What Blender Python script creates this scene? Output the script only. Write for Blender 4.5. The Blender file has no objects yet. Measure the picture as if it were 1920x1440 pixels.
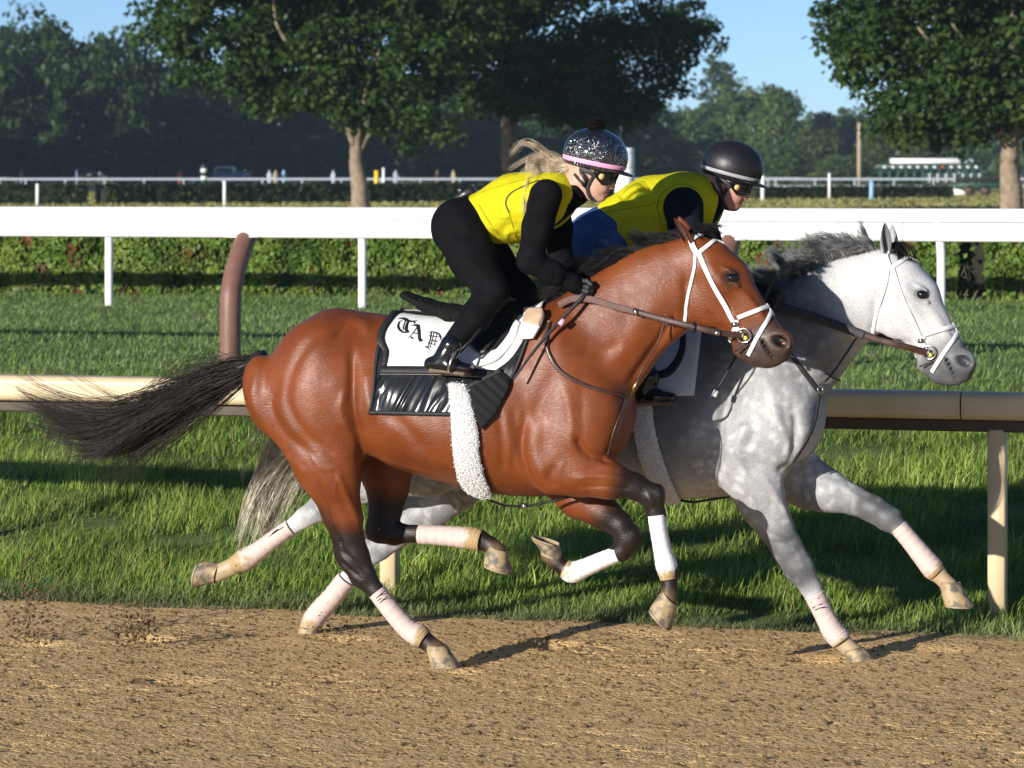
import bpy, math, random
import numpy as np
from mathutils import Vector, Matrix
from mathutils.bvhtree import BVHTree
sc = bpy.context.scene
COL = sc.collection
RNG = np.random.default_rng(7)
random.seed(7)

# ------------------------------------------------------------------ camera
FPX, CAMH, HOR = 6450.0, 2.17, 320.0          # focal length in photo pixels, eye height, horizon row
cam_data = bpy.data.cameras.new('camera')
cam_data.sensor_width = 36.0
cam_data.lens = 36.0 * FPX / 1920.0
cam_data.shift_y = -400.0 / 1920.0
cam_data.clip_start = 0.5
cam_data.clip_end = 6000.0
cam_data.dof.use_dof = True
cam_data.dof.focus_distance = 15.1
cam_data.dof.aperture_fstop = 7.5
cam = bpy.data.objects.new('camera', cam_data)
cam.location = (0, 0, CAMH)
cam.rotation_euler = (math.pi / 2, 0, 0)
COL.objects.link(cam)
sc.camera = cam

# ------------------------------------------------------------------ sky and sun
SUN_EL, SUN_AZ = math.radians(13.0), math.radians(39.5)   # low morning sun behind the camera's left shoulder
world = bpy.data.worlds.new('World')
sc.world = world
world.use_nodes = True
wn = world.node_tree
wn.nodes.clear()
w_out = wn.nodes.new('ShaderNodeOutputWorld')
w_bg = wn.nodes.new('ShaderNodeBackground')
w_sky = wn.nodes.new('ShaderNodeTexSky')
w_sky.sky_type = 'NISHITA'
w_sky.sun_disc = False
w_sky.sun_elevation = SUN_EL
w_sky.sun_rotation = math.radians(180.0) + SUN_AZ
w_sky.air_density = 0.5
w_sky.dust_density = 0.08
w_sky.ozone_density = 3.0
w_bg.inputs['Strength'].default_value = 0.096
wn.links.new(w_sky.outputs['Color'], w_bg.inputs['Color'])
wn.links.new(w_bg.outputs['Background'], w_out.inputs['Surface'])
sun_data = bpy.data.lights.new('sun', 'SUN')
sun_data.energy = 5.0
sun_data.angle = math.radians(0.53)
sun_data.color = (1.0, 0.94, 0.86)
sun = bpy.data.objects.new('sun', sun_data)
SUN_DIR = Vector((math.sin(SUN_AZ) * math.cos(SUN_EL), math.cos(SUN_AZ) * math.cos(SUN_EL), -math.sin(SUN_EL)))
sun.rotation_euler = SUN_DIR.to_track_quat('-Z', 'Y').to_euler()
sun.location = (-30, -50, 30)
COL.objects.link(sun)
sc.view_settings.view_transform = 'Standard'
sc.view_settings.look = 'None'
sc.view_settings.gamma = 1.0
sc.view_settings.use_curve_mapping = False
sc.view_settings.exposure = 0.45
sc.cycles.max_bounces = 6
sc.cycles.transparent_max_bounces = 8
sc.cycles.volume_bounces = 0

# ------------------------------------------------------------------ frames: pixels <-> places
def ray(px, py):
    return np.array([(px - 960.0) / FPX, 1.0, -(py - HOR) / FPX])
def at(px, py, depth):
    """world point at a given distance in front of the camera"""
    r = ray(px, py)
    return np.array([r[0] * depth, depth, CAMH + r[2] * depth])
class Frame:
    """upright local frame, x along the track, y away from the camera, z up"""
    def __init__(s, origin, yaw):
        s.o = np.array(origin, float); s.yaw = yaw
        c, n = math.cos(yaw), math.sin(yaw)
        s.ax = np.array([c, -n, 0]); s.ay = np.array([n, c, 0]); s.az = np.array([0, 0, 1.0])
    def to_local(s, p):
        q = np.asarray(p, float) - s.o
        return np.stack([q @ s.ax, q @ s.ay, q @ s.az], -1)
    def to_world(s, q):
        q = np.asarray(q, float)
        return s.o + q[..., 0:1] * s.ax + q[..., 1:2] * s.ay + q[..., 2:3] * s.az
    def px(s, x, y, yl=0.0):
        """local point where the pixel ray crosses the plane local-y = yl"""
        r = ray(x, y); c = np.array([0, 0, CAMH]) - s.o
        t = (yl - c @ s.ay) / (r @ s.ay)
        p = c + t * r
        return np.array([p @ s.ax, yl, p[2]])
    def scale(s, x, yl=0.0):
        """metres per pixel there"""
        r = ray(x, 600); c = np.array([0, 0, CAMH]) - s.o
        return ((yl - c @ s.ay) / (r @ s.ay)) / FPX
    def place(s, o):
        o.location = s.o; o.rotation_euler = (0, 0, -s.yaw)

# ------------------------------------------------------------------ object helpers
def tag(o, label=None, cat=None, group=None, kind=None):
    if label: o['label'] = label
    if cat: o['category'] = cat
    if group: o['group'] = group
    if kind: o['kind'] = kind
    return o
def mesh_from(name, verts, faces, mat=None, smooth=True):
    me = bpy.data.meshes.new(name)
    verts = np.asarray(verts, np.float32)
    if isinstance(faces, np.ndarray) and faces.ndim == 2:
        n, k = faces.shape
        me.vertices.add(len(verts)); me.vertices.foreach_set('co', verts.ravel())
        me.loops.add(n * k); me.loops.foreach_set('vertex_index', faces.astype(np.int32).ravel())
        me.polygons.add(n); me.polygons.foreach_set('loop_start', np.arange(0, n * k, k, dtype=np.int32))
        me.update(calc_edges=True)
    else:
        me.from_pydata([tuple(map(float, v)) for v in verts], [], [tuple(int(i) for i in f) for f in faces])
        me.update()
    if smooth: me.polygons.foreach_set('use_smooth', np.ones(len(me.polygons), bool))
    if mat: me.materials.append(mat)
    return me
def link(name, me, parent=None):
    o = bpy.data.objects.new(name, me); COL.objects.link(o)
    if parent is not None: o.parent = parent
    return o
def obj(name, verts, faces, mat=None, parent=None, smooth=True):
    return link(name, mesh_from(name, verts, faces, mat, smooth), parent)
def empty(name, loc=(0, 0, 0), rz=0.0):
    o = bpy.data.objects.new(name, None); COL.objects.link(o)
    o.empty_display_size = 0.1; o.location = loc; o.rotation_euler = (0, 0, rz); return o
def set_col(me, rgb, name='Col'):
    a = me.color_attributes.new(name, 'FLOAT_COLOR', 'POINT')
    c = np.ones((len(me.vertices), 4), np.float32); c[:, :3] = rgb
    a.data.foreach_set('color', c.ravel())
class MB:
    """collects boxes, tubes and lofts into one mesh"""
    def __init__(s): s.v = []; s.f = []
    def add(s, v, f):
        b = len(s.v); s.v += [tuple(map(float, x)) for x in v]; s.f += [tuple(int(i) + b for i in q) for q in f]; return s
    def box(s, c, size, rz=0.0, bev=0.0):
        cx, cy, cz = c; x, y, z = size[0] / 2, size[1] / 2, size[2] / 2
        ca, sa = math.cos(rz), math.sin(rz)
        b = min(bev, x * .9, y * .9, z * .9)
        if b <= 0:
            pts = [(sx * x, sy * y, sz * z) for sz in (-1, 1) for sx, sy in ((-1, -1), (1, -1), (1, 1), (-1, 1))]
            fs = [(0, 3, 2, 1), (4, 5, 6, 7), (0, 1, 5, 4), (1, 2, 6, 5), (2, 3, 7, 6), (3, 0, 4, 7)]
        else:
            pts = []; rings = [(-z, b), (-z + b, 0), (z - b, 0), (z, b)]
            for zz, i in rings:
                xx, yy = x - i, y - i
                pts += [(-xx + b, -yy, zz), (xx - b, -yy, zz), (xx, -yy + b, zz), (xx, yy - b, zz), (xx - b, yy, zz), (-xx + b, yy, zz), (-xx, yy - b, zz), (-xx, -yy + b, zz)]
            fs = [tuple(reversed(range(8))), tuple(range(24, 32))]
            for r in range(3):
                for i in range(8): j = (i + 1) % 8; fs.append((r * 8 + i, r * 8 + j, r * 8 + 8 + j, r * 8 + 8 + i))
        return s.add([(cx + px * ca - py * sa, cy + px * sa + py * ca, cz + pz) for px, py, pz in pts], fs)
    def tube(s, pts, radii, n=10, cap=True, up=(0, 0, 1), flat=1.0):
        v, f = tube_vf(pts, radii, n, cap, up, flat); return s.add(v, f)
    def build(s, name, mat, parent=None, smooth=True): return obj(name, s.v, s.f, mat, parent, smooth)
def tube_vf(pts, radii, n=10, cap=True, up=(0, 0, 1), flat=1.0):
    pts = [np.array(p, float) for p in pts]
    if np.isscalar(radii): radii = [radii] * len(pts)
    v = []; f = []; up = np.array(up, float)
    for i, p in enumerate(pts):
        t = pts[min(i + 1, len(pts) - 1)] - pts[max(i - 1, 0)]; t = t / (np.linalg.norm(t) + 1e-9)
        a = np.cross(up, t)
        if np.linalg.norm(a) < 1e-4: a = np.cross(np.array([1.0, 0.02, 0]), t)
        a /= np.linalg.norm(a); b = np.cross(t, a)
        for k in range(n):
            an = 2 * math.pi * k / n
            v.append(p + radii[i] * (a * math.cos(an) * flat + b * math.sin(an)))
    for i in range(len(pts) - 1):
        for k in range(n):
            j = (k + 1) % n; f.append((i * n + k, i * n + j, i * n + n + j, i * n + n + k))
    if cap: f.append(tuple(reversed(range(n)))); f.append(tuple(range((len(pts) - 1) * n, len(pts) * n)))
    return v, f
def spline(pts, m=8):
    """Catmull-Rom through the points, m steps a span"""
    P = np.asarray(pts, float); P = np.vstack([2 * P[0] - P[1], P, 2 * P[-1] - P[-2]]); out = []
    for i in range(1, len(P) - 2):
        for k in range(m):
            t = k / m; a, b, c, d = P[i - 1], P[i], P[i + 1], P[i + 2]
            out.append(.5 * ((2 * b) + (c - a) * t + (2 * a - 5 * b + 4 * c - d) * t * t + (3 * b - a - 3 * c + d) * t ** 3))
    out.append(P[-2]); return np.array(out)
def strands_vf(paths, w, taper=True, flat=False):
    """paths (n,k,3) -> thin three-sided tubes"""
    P = np.asarray(paths, float); n, k, _ = P.shape
    T = np.gradient(P, axis=1); T /= np.linalg.norm(T, axis=2, keepdims=True) + 1e-9
    ref = np.array([0.1, 1.0, 0.15]); A = np.cross(T, ref); A /= np.linalg.norm(A, axis=2, keepdims=True) + 1e-9
    B = np.cross(T, A)
    w = np.broadcast_to(np.asarray(w, float).reshape(-1, 1), (n, 1)) * (np.linspace(1, 0.12, k)[None, :] ** .8 if taper else np.ones((1, k)))
    ang = np.array([0, 2 * math.pi / 3, 4 * math.pi / 3])
    V = P[:, :, None, :] + w[:, :, None, None] * (np.cos(ang)[None, None, :, None] * A[:, :, None, :] + np.sin(ang)[None, None, :, None] * B[:, :, None, :])
    idx = np.arange(n * k * 3).reshape(n, k, 3)
    q = []
    for c in range(3):
        d = (c + 1) % 3
        q.append(np.stack([idx[:, :-1, c], idx[:, :-1, d], idx[:, 1:, d], idx[:, 1:, c]], -1).reshape(-1, 4))
    return V.reshape(-1, 3), np.concatenate(q)

# ------------------------------------------------------------------ smooth bodies: a distance field turned into one continuous surface
class Body:
    def __init__(s, lo, hi, h):
        s.lo = np.array(lo, float); s.h = h
        s.n = np.ceil((np.array(hi) - s.lo) / h).astype(int) + 1
        s.F = np.full(s.n, 1.0, np.float32)
    def _box(s, lo, hi):
        a = np.clip(np.floor((lo - s.lo) / s.h).astype(int), 0, s.n); b = np.clip(np.ceil((hi - s.lo) / s.h).astype(int) + 1, 0, s.n)
        if np.any(b <= a): return None
        g = [s.lo[i] + s.h * np.arange(a[i], b[i], dtype=np.float32) for i in range(3)]
        return (slice(a[0], b[0]), slice(a[1], b[1]), slice(a[2], b[2])), g[0][:, None, None], g[1][None, :, None], g[2][None, None, :]
    def _mix(s, sl, f, k, sub):
        F = s.F[sl]
        if sub: s.F[sl] = np.where(True, -s._smin(-F, f, k), F)
        else: s.F[sl] = s._smin(F, f, k)
    @staticmethod
    def _smin(a, b, k):
        if k <= 0: return np.minimum(a, b)
        m = np.maximum(k - np.abs(a - b), 0) / k
        return np.minimum(a, b) - m * m * k * .25
    def seg(s, p0, p1, a0, a1, b0, b1, k=.03, sub=False):
        """tapered limb from p0 to p1; a = half depth in the profile plane, b = half width across"""
        p0 = np.asarray(p0, float); p1 = np.asarray(p1, float)
        pad = max(a0, a1, b0, b1) + k + 2 * s.h
        r = s._box(np.minimum(p0, p1) - pad, np.maximum(p0, p1) + pad)
        if r is None: return s
        sl, X, Y, Z = r; d = p1 - p0; L2 = d @ d + 1e-12; L = math.sqrt(L2); ax = d / L
        lat = np.array([0, 1.0, 0]) - ax[1] * ax
        if np.linalg.norm(lat) < .2: lat = np.array([1.0, 0, 0]) - ax[0] * ax
        lat /= np.linalg.norm(lat)
        x, y, z = X - p0[0], Y - p0[1], Z - p0[2]
        s_ = x * ax[0] + y * ax[1] + z * ax[2]
        t = np.clip(s_ / L, 0, 1); a = a0 + (a1 - a0) * t; b = b0 + (b1 - b0) * t
        l = x * lat[0] + y * lat[1] + z * lat[2]
        qq = x * x + y * y + z * z - 2 * s_ * t * L + t * t * L2           # |q|^2 from the closest axis point
        e2 = np.maximum(qq - l * l, 0)
        k0 = np.sqrt(e2 / a ** 2 + l * l / b ** 2) + 1e-6; k1 = np.sqrt(e2 / a ** 4 + l * l / b ** 4) + 1e-6
        s._mix(sl, (k0 * (k0 - 1) / k1).astype(np.float32), k, sub); return s
    def ell(s, c, ra, rb, rl, ang=0.0, k=.03, sub=False, tilt=0.0):
        """ellipsoid; ra along the direction ang (degrees, in the profile plane), rb across it, rl sideways"""
        c = np.asarray(c, float); pad = max(ra, rb, rl) + k + 2 * s.h
        r = s._box(c - pad, c + pad)
        if r is None: return s
        sl, X, Y, Z = r; x, y, z = X - c[0], Y - c[1], Z - c[2]; ca, sa = math.cos(math.radians(ang)), math.sin(math.radians(ang))
        p, q, l = x * ca + z * sa, -x * sa + z * ca, y + 0 * x
        if tilt: ct, st = math.cos(math.radians(tilt)), math.sin(math.radians(tilt)); p, l = p * ct + l * st, -p * st + l * ct
        k0 = np.sqrt((p / ra) ** 2 + (q / rb) ** 2 + (l / rl) ** 2) + 1e-6
        k1 = np.sqrt((p / ra ** 2) ** 2 + (q / rb ** 2) ** 2 + (l / rl ** 2) ** 2) + 1e-6
        s._mix(sl, (k0 * (k0 - 1) / k1).astype(np.float32), k, sub); return s
    def loft(s, st, k=.03):
        """trunk along x: stations (x, z top, z bottom, half width, y)"""
        st = spline(np.array(st, float), 6); st = st[np.argsort(st[:, 0])]
        lo = np.array([st[0, 0] - .15, -(st[:, 3].max()) - .1, st[:, 2].min() - .1]); hi = np.array([st[-1, 0] + .15, st[:, 3].max() + .1, st[:, 1].max() + .1])
        r = s._box(lo, hi); sl, X, Y, Z = r; x = X[:, 0, 0]
        it = lambda c: np.interp(x, st[:, 0], c)[:, None, None].astype(np.float32)
        cz, a, b, cy = it((st[:, 1] + st[:, 2]) / 2), it((st[:, 1] - st[:, 2]) / 2), it(st[:, 3]), it(st[:, 4])
        e = np.maximum(np.maximum(st[0, 0] - X, X - st[-1, 0]), 0)
        dz = Z - cz
        bw = b * (1 - .22 * np.clip(dz / a, -1, 1))                       # a barrel is wider below its middle
        k0 = np.sqrt((dz * dz + e * e) / a ** 2 + ((Y - cy) / bw) ** 2) + 1e-6
        k1 = np.sqrt((dz * dz + e * e) / a ** 4 + ((Y - cy) / bw ** 2) ** 2) + 1e-6
        s._mix(sl, (k0 * (k0 - 1) / k1).astype(np.float32), k, False); return s
    def chain(s, pts, k=.03, sub=False):
        """pts: (point, a, b)"""
        for (p, a, b), (q, c, d) in zip(pts[:-1], pts[1:]): s.seg(p, q, a, c, b, d, k, sub)
        return s
    def copy(s):
        t = Body.__new__(Body); t.lo, t.h, t.n, t.F = s.lo, s.h, s.n, s.F.copy(); return t
    def mesh(s, smooth=2):
        return surface(s.F, s.lo, s.h, smooth)
def surface(F, lo, h, smooth=2):
    F = np.asarray(F); neg = F < 0
    nx, ny, nz = F.shape
    c = np.zeros((nx - 1, ny - 1, nz - 1), np.int8)
    for i in (0, 1):
        for j in (0, 1):
            for k in (0, 1): c += neg[i:nx - 1 + i, j:ny - 1 + j, k:nz - 1 + k]
    cells = np.argwhere((c > 0) & (c < 8)); n = len(cells)
    index = np.full(c.shape, -1, np.int32); index[tuple(cells.T)] = np.arange(n)
    acc = np.zeros((n, 3)); cnt = np.zeros(n)
    corners = [(i, j, k) for i in (0, 1) for j in (0, 1) for k in (0, 1)]
    vals = {q: F[cells[:, 0] + q[0], cells[:, 1] + q[1], cells[:, 2] + q[2]] for q in corners}
    for q in corners:
        for axx in range(3):
            if q[axx] == 0:
                r = list(q); r[axx] = 1; r = tuple(r); a, b = vals[q], vals[r]; m = (a < 0) != (b < 0)
                t = np.where(m, a / np.where(m, a - b, 1), 0)
                p = np.repeat(np.array(q, float)[None], n, 0); p[:, axx] = t
                acc[m] += p[m]; cnt[m] += 1
    V = np.asarray(lo) + h * (cells + acc / cnt[:, None])
    faces = []
    for axx in range(3):
        u, w = (axx + 1) % 3, (axx + 2) % 3
        sl0 = [slice(1, None)] * 3; sl0[axx] = slice(0, -1); sl1 = list(sl0); sl1[axx] = slice(1, None)
        # edges inside the grid
        a = neg[tuple(slice(1, -1) if d != axx else slice(0, -1) for d in range(3))]
        b = neg[tuple(slice(1, -1) if d != axx else slice(1, None) for d in range(3))]
        e = np.argwhere(a != b); 
        if len(e) == 0: continue
        fl = a[tuple(e.T)]
        for d in (u, w): e[:, d] += 1
        def cell(du, dw):
            q = e.copy(); q[:, u] -= du; q[:, w] -= dw
            return index[tuple(q.T)]
        Q = np.stack([cell(1, 1), cell(0, 1), cell(0, 0), cell(1, 0)], -1)
        Q[~fl] = Q[~fl][:, ::-1]; faces.append(Q)
    Fc = np.concatenate(faces); Fc = Fc[(Fc >= 0).all(1)]
    for it in range(2 * smooth):                                        # smooths without shrinking
        A = np.zeros_like(V); N = np.zeros(len(V))
        for i in range(4):
            np.add.at(A, Fc[:, i], V[Fc[:, (i + 1) % 4]]); np.add.at(N, Fc[:, i], 1)
            np.add.at(A, Fc[:, i], V[Fc[:, (i - 1) % 4]]); np.add.at(N, Fc[:, i], 1)
        w = .55 if it % 2 == 0 else -.56
        V = V * (1 - w) + w * A / np.maximum(N, 1)[:, None]
    return V, Fc
def normals(V, Fc):
    n = np.cross(V[Fc[:, 2]] - V[Fc[:, 0]], V[Fc[:, 3]] - V[Fc[:, 1]]); A = np.zeros_like(V)
    for i in range(4): np.add.at(A, Fc[:, i], n)
    return A / (np.linalg.norm(A, axis=1, keepdims=True) + 1e-9)
def sculpt(V, Fc, strokes):
    """strokes: (polyline of (x,z), half width, height in metres, side, reach): soft ridges and hollows over the muscles"""
    Nn = normals(V, Fc); D = np.zeros(len(V))
    for pts, wd, amp, y0, y1 in strokes:
        pts = spline(np.array(pts), 5) if len(pts) > 2 else np.array(pts, float)
        m = np.where((V[:, 1] > y0) & (V[:, 1] < y1) & (V[:, 0] > pts[:, 0].min() - 3 * wd) & (V[:, 0] < pts[:, 0].max() + 3 * wd) & (V[:, 2] > pts[:, 1].min() - 3 * wd) & (V[:, 2] < pts[:, 1].max() + 3 * wd))[0]
        if len(m) == 0: continue
        q = V[m][:, [0, 2]]; d = np.full(len(m), 9.0); tt = np.zeros(len(m)); k = len(pts) - 1
        for i in range(k):
            e = pts[i + 1] - pts[i]; t = np.clip(((q - pts[i]) @ e) / (e @ e + 1e-12), 0, 1); dd = np.linalg.norm(q - pts[i] - t[:, None] * e, axis=1)
            b = dd < d; d[b] = dd[b]; tt[b] = (i + t[b]) / k
        fade = np.clip(np.minimum(tt, 1 - tt) * 5 + .15, 0, 1) * np.clip(np.abs(Nn[m, 1]) * 2.2 - .25, 0, 1)
        D[m] += amp * np.exp(-(d / wd) ** 2) * fade
    return V + Nn * D[:, None]
def bvh(V, Fc): return BVHTree.FromPolygons([tuple(v) for v in V], [tuple(int(i) for i in f) for f in Fc])

# ------------------------------------------------------------------ materials
def nmat(name, rough=.6, spec=.5, color=(.5, .5, .5)):
    m = bpy.data.materials.new(name); m.use_nodes = True
    b = m.node_tree.nodes['Principled BSDF']
    b.inputs['Roughness'].default_value = rough; b.inputs['Base Color'].default_value = (*color, 1)
    b.inputs['Specular IOR Level'].default_value = spec
    return m, m.node_tree, b
def N(nt, kind, **kw):
    n = nt.nodes.new('ShaderNode' + kind)
    for k, v in kw.items():
        if hasattr(n, k): setattr(n, k, v)
        else: n.inputs[k].default_value = v
    return n
def L(nt, a, ao, b, bi): nt.links.new(a.outputs[ao], b.inputs[bi])
def coords(nt, scale=(1, 1, 1), kind='Object'):
    tc = N(nt, 'TexCoord'); mp = N(nt, 'Mapping'); mp.inputs['Scale'].default_value = scale
    L(nt, tc, kind, mp, 'Vector'); return mp
def noise(nt, vec, scale, detail=4, rough=.55):
    n = N(nt, 'TexNoise'); n.inputs['Scale'].default_value = scale; n.inputs['Detail'].default_value = detail; n.inputs['Roughness'].default_value = rough
    if vec: L(nt, vec, 0, n, 'Vector')
    return n
def ramp(nt, src, so, stops, interp='LINEAR'):
    r = N(nt, 'ValToRGB'); r.color_ramp.interpolation = interp; e = r.color_ramp.elements
    while len(e) < len(stops): e.new(.5)
    for i, (p, c) in enumerate(stops): e[i].position = p; e[i].color = (*c, 1) if len(c) == 3 else c
    L(nt, src, so, r, 0); return r
def mixc(nt, fac, a, b, mode='MIX'):
    m = N(nt, 'Mix'); m.data_type = 'RGBA'; m.blend_type = mode
    for s, v in ((m.inputs[0], fac), (m.inputs[6], a), (m.inputs[7], b)):
        if isinstance(v, tuple) and hasattr(v[0], 'outputs'): nt.links.new(v[0].outputs[v[1]], s)
        elif isinstance(v, tuple): s.default_value = (*v, 1)
        else: s.default_value = v
    return m
def bump(nt, bsdf, src, so, strength=.3, dist=.01):
    b = N(nt, 'Bump'); b.inputs['Strength'].default_value = strength; b.inputs['Distance'].default_value = dist
    L(nt, src, so, b, 'Height'); L(nt, b, 0, bsdf, 'Normal'); return b
def mottled(name, c1, c2, scale=8, rough=.7, bs=.2, bd=.01, bscale=40, spec=.4, detail=5, metal=0.0):
    """plain surface with uneven colour and fine relief"""
    m, nt, b = nmat(name, rough, spec)
    v = coords(nt); n = noise(nt, v, scale, detail); r = ramp(nt, n, 0, [(.3, c1), (.7, c2)]); L(nt, r, 0, b, 'Base Color')
    n2 = noise(nt, v, bscale, 3); bump(nt, b, n2, 0, bs, bd); b.inputs['Metallic'].default_value = metal
    return m
M = {}
# ------------------------------------------------------------------ horses
YAW = math.radians(16.0)                      # the track runs a little towards the camera at the right
BAY = Frame((0.0, 15.0, 0.0), YAW)
GREY = Frame(BAY.o + BAY.ay * 0.75, YAW)
def rot2(p, c, ang, s):
    a = math.radians(ang); x, y = p[0] - c[0], p[1] - c[1]
    return (c[0] + s * (x * math.cos(a) - y * math.sin(a)), c[1] + s * (x * math.sin(a) + y * math.cos(a)))
def horse_body(fr, D, h=.0096):
    S = fr.scale(D['mid'])
    def P(x, y, yl=0.0): return fr.px(x, y, yl)
    lo = P(D['box'][0], D['box'][3]); hi = P(D['box'][2], D['box'][1])
    B = Body((min(lo[0], hi[0]) - .1, -.52, min(lo[2], hi[2]) - .08), (max(lo[0], hi[0]) + .1, .52, max(lo[2], hi[2]) + .05), h)
    st = []
    for x, t, b, w in D['trunk']:
        p, q = P(x, t), P(x, b); st.append((p[0], p[2], q[2], w, 0))
    B.loft(st, 0.0)
    def ch(pts, k):
        B.chain([(P(x, y, yl), r * S, w) for x, y, yl, r, w in pts], k)
    ch(D['neck'], .06)
    for x, y, yl, ra, rb, w, ang, k in D['mass']:
        for sy in ((-1, 1) if yl < -.01 else (1,)):
            c = P(x, y, yl); c[1] *= -sy * (1 if yl < -.01 else -1); B.ell(c, ra * S, rb * S, w, ang, k)
    for leg in D['legs']: ch(leg['pts'][:leg['thick']], .05); ch(leg['pts'][leg['thick'] - 1:], .018)
    for x, y, yl, ra, rb, w, ang in D['bones']: B.ell(P(x, y, yl), ra * S, rb * S, w, ang, .014)
    # ---- head, in the bay's pixels, turned and scaled about the poll
    c0, c1, ang, s = (1290, 446), D['poll'], D['head_ang'], D['head_s']
    def HP(x, y, yl=0.0):
        q = rot2((x, y), c0, ang, s); return P(q[0] - c0[0] + c1[0], q[1] - c0[1] + c1[1], yl + D.get('head_y', 0))
    Sh = S * s * D['head_r']
    def hch(pts, k): B.chain([(HP(x, y, yl), r * Sh, w) for x, y, yl, r, w in pts], k)
    hch([(1306, 482, 0, 40, .078), (1330, 498, 0, 46, .09), (1354, 531, 0, 55, .092), (1382, 580, 0, 50, .064), (1414, 620, 0, 44, .05), (1440, 645, 0, 37, .052), (1455, 648, 0, 30, .05)], .03)
    for sy in (-1, 1):
        B.ell(HP(1322, 566, .035 * sy), 50 * Sh, 42 * Sh, .042, -50, .03)          # cheek
        B.ell(HP(1345, 520, .075 * sy), 30 * Sh, 14 * Sh, .03, -52, .03)            # brow over the eye
        B.seg(HP(1385, 548, .055 * sy), HP(1428, 600, .045 * sy), 10 * Sh, 8 * Sh, .014, .01, .02)  # facial crest
        B.ell(HP(1372, 521, .098 * sy), 15 * Sh, 11 * Sh, .02, -35, .012, True)     # socket
        B.ell(HP(1368, 508, .086 * sy), 17 * Sh, 4 * Sh, .012, -25, .010)           # upper lid
        B.ell(HP(1376, 531, .083 * sy), 15 * Sh, 4 * Sh, .012, -30, .012)           # lower lid
        B.ell(HP(1462, 640, .040 * sy), 24 * Sh, 24 * Sh, .024, 20, .03)            # nostril flare
        B.ell(HP(1463, 641, .070 * sy), 18 * Sh, 11 * Sh, .042, -30, .006, True)
    hch([(1395, 652, 0, 22, .036), (1418, 668, 0, 19, .04), (1440, 674, 0, 15, .036), (1452, 676, 0, 11, .03)], .02)    # chin and lower lip
    hch([(1463, 652, 0, 25, .046), (1466, 664, 0, 14, .036)], .02)
    B.seg(HP(1428, 640, -.06), HP(1456, 686, -.055), 2.5 * Sh, 3 * Sh, .03, .03, .004, True)   # mouth
    B.seg(HP(1428, 640, .06), HP(1456, 686, .055), 2.5 * Sh, 3 * Sh, .03, .03, .004, True)
    V, Fc = B.mesh(2)
    st = []
    for pix, wd, amp, yl, side in D['strokes']:
        pts = [P(x, y, yl)[[0, 2]] for x, y in pix]
        st.append((pts, wd * S * .88, amp * 1.15, *((-.6, 0.0) if side == 'n' else (0.0, .6) if side == 'f' else (-.6, .6))))
    V = sculpt(V, Fc, st)
    return V, Fc, P, HP, S, Sh
def near_caps(V, caps, base):
    """coat colours with some painted light and shade: caps = (polyline, radius, colour, softness)"""
    C = np.tile(np.array(base, float), (len(V), 1))
    for pts, r, col, soft, amt in caps:
        d = np.full(len(V), 9.0)
        pts = [np.asarray(p) for p in pts]
        if len(pts) == 1: pts = pts * 2
        for a, b in zip(pts[:-1], pts[1:]):
            e = b - a; t = np.clip(((V - a) @ e) / (e @ e + 1e-9), 0, 1); d = np.minimum(d, np.linalg.norm(V - a - t[:, None] * e, axis=1))
        k = np.clip((r + soft - d) / soft, 0, 1); k = (k * k * (3 - 2 * k) * amt)[:, None]
        C = C * (1 - k) + k * np.array(col)
    return C

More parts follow.
